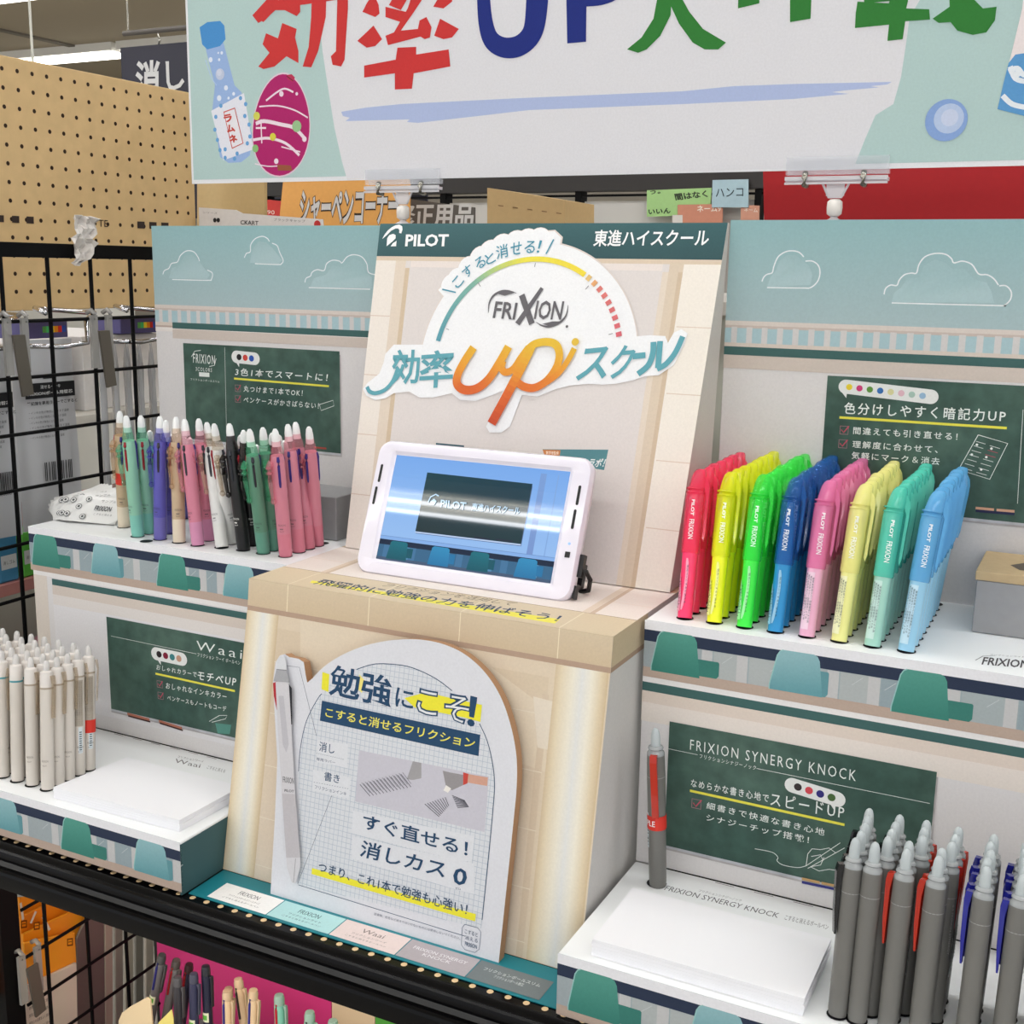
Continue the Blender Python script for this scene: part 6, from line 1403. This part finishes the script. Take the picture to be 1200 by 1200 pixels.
t = thing('yellow_tab', 'yellow leaflet corner in front of the dark pens', 'leaflet', FR(0.025).w(195, 1195)); pl = FR(0.025)
MB().prism([pl.w(*a) for a in [(170, 1240), (186, 1198), (201, 1183), (203, 1195), (205, 1240)]][::-1], (0, 0.001, 0)).build('leaflet_sheet', mat('leaflet_yellow', (236, 222, 130), 0.5), t)

# ================================================================== FAR BACKGROUND
def fboard(name, label, cat, px, Y, col, th=0.01, zbot=None, rough=0.6, txt=None, group=None, ink=True):
    pl = FR(Y); P = [pl.px(*a) for a in px]
    if max(a[1] for a in px) >= 290:
        for a, q in zip(px, P):
            if a[1] >= 290: q.y = 0.2505
    t = thing(name, label, cat, (sum(q.x for q in P) / len(P), Y, min(q.y for q in P)), group)
    v = MB().prism([pl.at(q) for q in P], (0, th, 0)); n = len(P)
    ar = sum(P[i].x * P[(i + 1) % n].y - P[(i + 1) % n].x * P[i].y for i in range(n))
    o = v.build('board', mat('bg_%02x%02x%02x' % col, col, rough, var=0.03), t)
    if txt:
        p = Print(pl, 0.0005)
        txt(p); p.build('board_lettering', t)
    return t
# gondola across the aisle: dark top, white panels, uprights
DK = (50, 48, 48)
gY = 1.25; g = FR(gY)
FG = thing('far_gondola', 'tall black-framed gondola with pale back panels across the aisle', 'shelving', (0, gY, -LIFT))
a = g.px(700, 224.5)
MB().box((g.px(300, 224).x, gY - 0.02, a.y), (1.2, gY + 0.02, a.y + 0.42)).build('top_beam', mat('dark_beam', DK, 0.6), FG)
for x in (314, 523, 681, 891):
    q = g.px(x, 230); MB().box((q.x - 0.006, gY - 0.015, -LIFT), (q.x + 0.006, gY + 0.015, a.y)).build('upright', BK, FG)
xs_ = [g.px(300, 224).x] + [g.px(x, 230).x for x in (314, 523, 681, 891)] + [1.2]
for i in range(5):
    for k in range(3): MB().box((xs_[i] + 0.008, gY, a.y - 0.012 - 0.45 * (k + 1)), (xs_[i + 1] - 0.008, gY + 0.008, a.y - 0.018 - 0.45 * k)).build('back_panel', mat('pale_panel', (204, 202, 198), 0.6), FG)
MB().box((g.px(300, 224).x, gY - 0.012, a.y - 0.010), (1.2, gY - 0.004, a.y - 0.006)).build('rod', BK, FG)
RG = thing('rear_gondola', 'pale metal counter standing back to back with the display fixture', 'shelving', (-0.1, 0.8, -LIFT))
MB().box((-0.62, 0.45, -LIFT), (0.9, 1.05, 0.235)).build('cabinet', mat('pale_metal'), RG); MB().box((-1.1, 0.80, -LIFT), (-0.625, 1.04, 0.25)).build('cabinet', mat('pale_metal'), RG); MB().box((-0.63, 0.44, 0.235), (0.91, 1.06, 0.25)).build('counter_top', mat('cream_metal'), RG)
fboard('red_board', 'plain deep red board behind the right-hand display', 'board', [(893, 130), (1290, 110), (1290, 420), (893, 420)], 0.62, (170, 30, 36), 0.01, rough=0.8)
def tx(body, bl, br, tl, col, bold=0.02): return lambda p: p.text(body, bl, br, tl, col, bold)
def t1_(p):
    p.text('シャーペンコーナー', (350, 268), (466, 266), (352, 222), (60, 50, 44), 0.07); p.text('シャーペンコーナー', (350.6, 267.4), (465.4, 265.4), (352.6, 223), (206, 206, 208), 0.03)
fboard('orange_sign', 'orange sign with white Japanese lettering behind the banner', 'sign', [(334, 190), (470, 187), (480, 215), (478, 320), (322, 320), (328, 250)], 0.85, (224, 164, 88), 0.004, txt=t1_)
fboard('grey_sign', 'grey sign with pale Japanese lettering behind the clip', 'sign', [(478, 233), (556, 243), (556, 320), (478, 320)], 0.95, (92, 88, 84), 0.004, txt=lambda p: p.text('修正用品', (462, 268), (554, 268), (464, 238), (206, 206, 206), 0.03))
t = fboard('kraft_carton', 'kraft cardboard carton standing behind the header', 'box', [(571, 220), (662, 235), (663, 330), (571, 330)], 0.60, (196, 166, 118), 0.10, txt=lambda p: [p.stroke([(584 + i * 17, 240.8 + i * 2.2), (590 + i * 17, 241.6 + i * 2.2)], 0.0011, (130, 100, 70)) for i in range(5)])
def t2_(p): p.text('いいん', (760, 251.5), (786, 250), (760, 245), (50, 70, 50), 0.03); p.text('間はなく', (792, 235), (830, 231), (790, 227), (60, 70, 56), 0.03); p.text('う。', (762, 228), (774, 227), (762, 222), (60, 70, 56), 0.02)
fboard('green_notice', 'pale green notice with handwritten black lettering', 'notice', [(758, 223), (834, 220), (832, 248), (790, 253), (758, 254)], 1.2275, (166, 208, 138), 0.002, txt=t2_)
fboard('blue_notice', 'pale blue card with the word for seal in Japanese', 'notice', [(835, 211), (877, 210), (877, 243), (834, 243)], 1.2215, (172, 200, 212), 0.002, txt=tx('ハンコ', (839, 231), (871, 230), (839, 221), (50, 60, 70), 0.0))
fboard('stamp_label', 'orange and white stamp label under the green notice', 'label', [(794, 240), (847, 239), (847, 300), (794, 262)], 1.2245, (206, 140, 116), 0.002, txt=lambda p: [p.text('ネーム9', (817, 248.5), (845, 248), (817, 241), (236, 226, 214), 0.02), p.px([(788, 252), (800, 252), (800, 262), (788, 262)], (222, 218, 214))])
fboard('stamp_label', 'second orange and white stamp label beside the red board', 'label', [(868, 240), (890, 241), (890, 300), (868, 262)], 1.2245, (206, 150, 128), 0.002, txt=tx('ネーム', (872, 248), (888, 249), (872, 243), (236, 226, 214), 0.01))
fboard('kraft_sheet', 'kraft sheet behind the left end of the banner', 'panel', [(231, 190), (310, 186), (311, 330), (231, 330)], 0.66, (190, 164, 116), 0.006)
fboard('red_packet', 'small red packet seen beside the kraft panel', 'packet', [(313, 234), (331, 236), (330, 300), (313, 300)], 0.95, (190, 50, 44), 0.03, txt=lambda p: p.text('90', (313.5, 251), (322, 251.5), (313.5, 246), (230, 200, 190), 0.01))
def t3_(p):
    p.text('CKART', (282, 263), (303, 264), (282, 258), (50, 50, 54), 0.01); p.disc(p.P(252, 258), 0.0035, (40, 40, 44), 12); p.disc(p.P(256, 258), 0.0035, (40, 40, 44), 12); p.disc(p.P(372, 263), 0.006, (200, 60, 60), 14)
    p.text('ブラックキャップ', (321, 259), (358, 261), (321, 255.5), (120, 120, 122)); p.text('シリーズ', (238, 250), (255, 251), (238, 247.5), (130, 130, 132))
fboard('white_card_strip', 'white printed card strip behind the top of the left display', 'card', [(233, 243), (276, 246), (284, 250), (378, 257), (384, 300), (233, 300)], 0.60, (226, 224, 224), 0.002, txt=t3_)
# hanging department sign
t = thing('hanging_sign', 'dark hanging sign with white Japanese characters on a ceiling rod', 'sign', FR(1.5).w(220, 60), None)
Y = 1.5; pl = FR(Y); q = [pl.px(*a) for a in ((141, 56), (400, 43), (400, 142), (141, 142))]
x0, z1 = q[0].x, q[0].y; x1 = x0 + 0.9; z0 = z1 - 0.42
MB().box((x0, Y, z0), (x1, Y + 0.006, z1)).build('sign_board', mat('sign_dark', (44, 44, 58), 0.6), t)
p = Print(pl, 0.0008); p.text('消', (159, 117), (187.5, 116), (159, 71.5), (206, 206, 206), 0.03); p.text('し', (196, 106), (217, 105), (194, 72), (206, 206, 206), 0.02); p.build('sign_lettering', t)
a = pl.px(145, 39.5); MB().lathe([(0.0065, 0), (0.0065, 0.95)], 10, (a.x, Y, a.y), axis='x').build('rod', mat('grey_rod', (90, 86, 82), 0.4), t)
h = pl.px(184, 48); MB().tube([(h.x, Y + 0.003, z1 - 0.004), (h.x + 0.008, Y, h.y), (h.x, Y, a.y)], 0.0025, 6).build('hook', MET, t)
h = pl.px(150, 30); MB().tube([(h.x, Y, a.y), (h.x, Y, CEIL)], 0.002, 6).build('ceiling_wire', MET, t); MB().tube([(h.x + 0.7, Y, a.y), (h.x + 0.7, Y, CEIL)], 0.002, 6).build('ceiling_wire', MET, t)
t = thing('ceiling_wire', 'thin bright hanging wire in front of the ceiling at the upper left', 'wire', SD(-1.6).w(35, 40)); pl = FR(1.2); a = pl.px(36, 30)
MB().tube([(a.x, 1.2, 0.3), (a.x, 1.2, CEIL)], 0.003, 6).build('wire', mat('pale_wire', (200, 200, 190), 0.4), t)

# ------------------------------------------------------------------ put everything on a floor at zero height
for o in list(bpy.data.objects):
    if o.parent is None: o.matrix_world = Matrix.Translation((0, 0, LIFT)) @ o.matrix_world
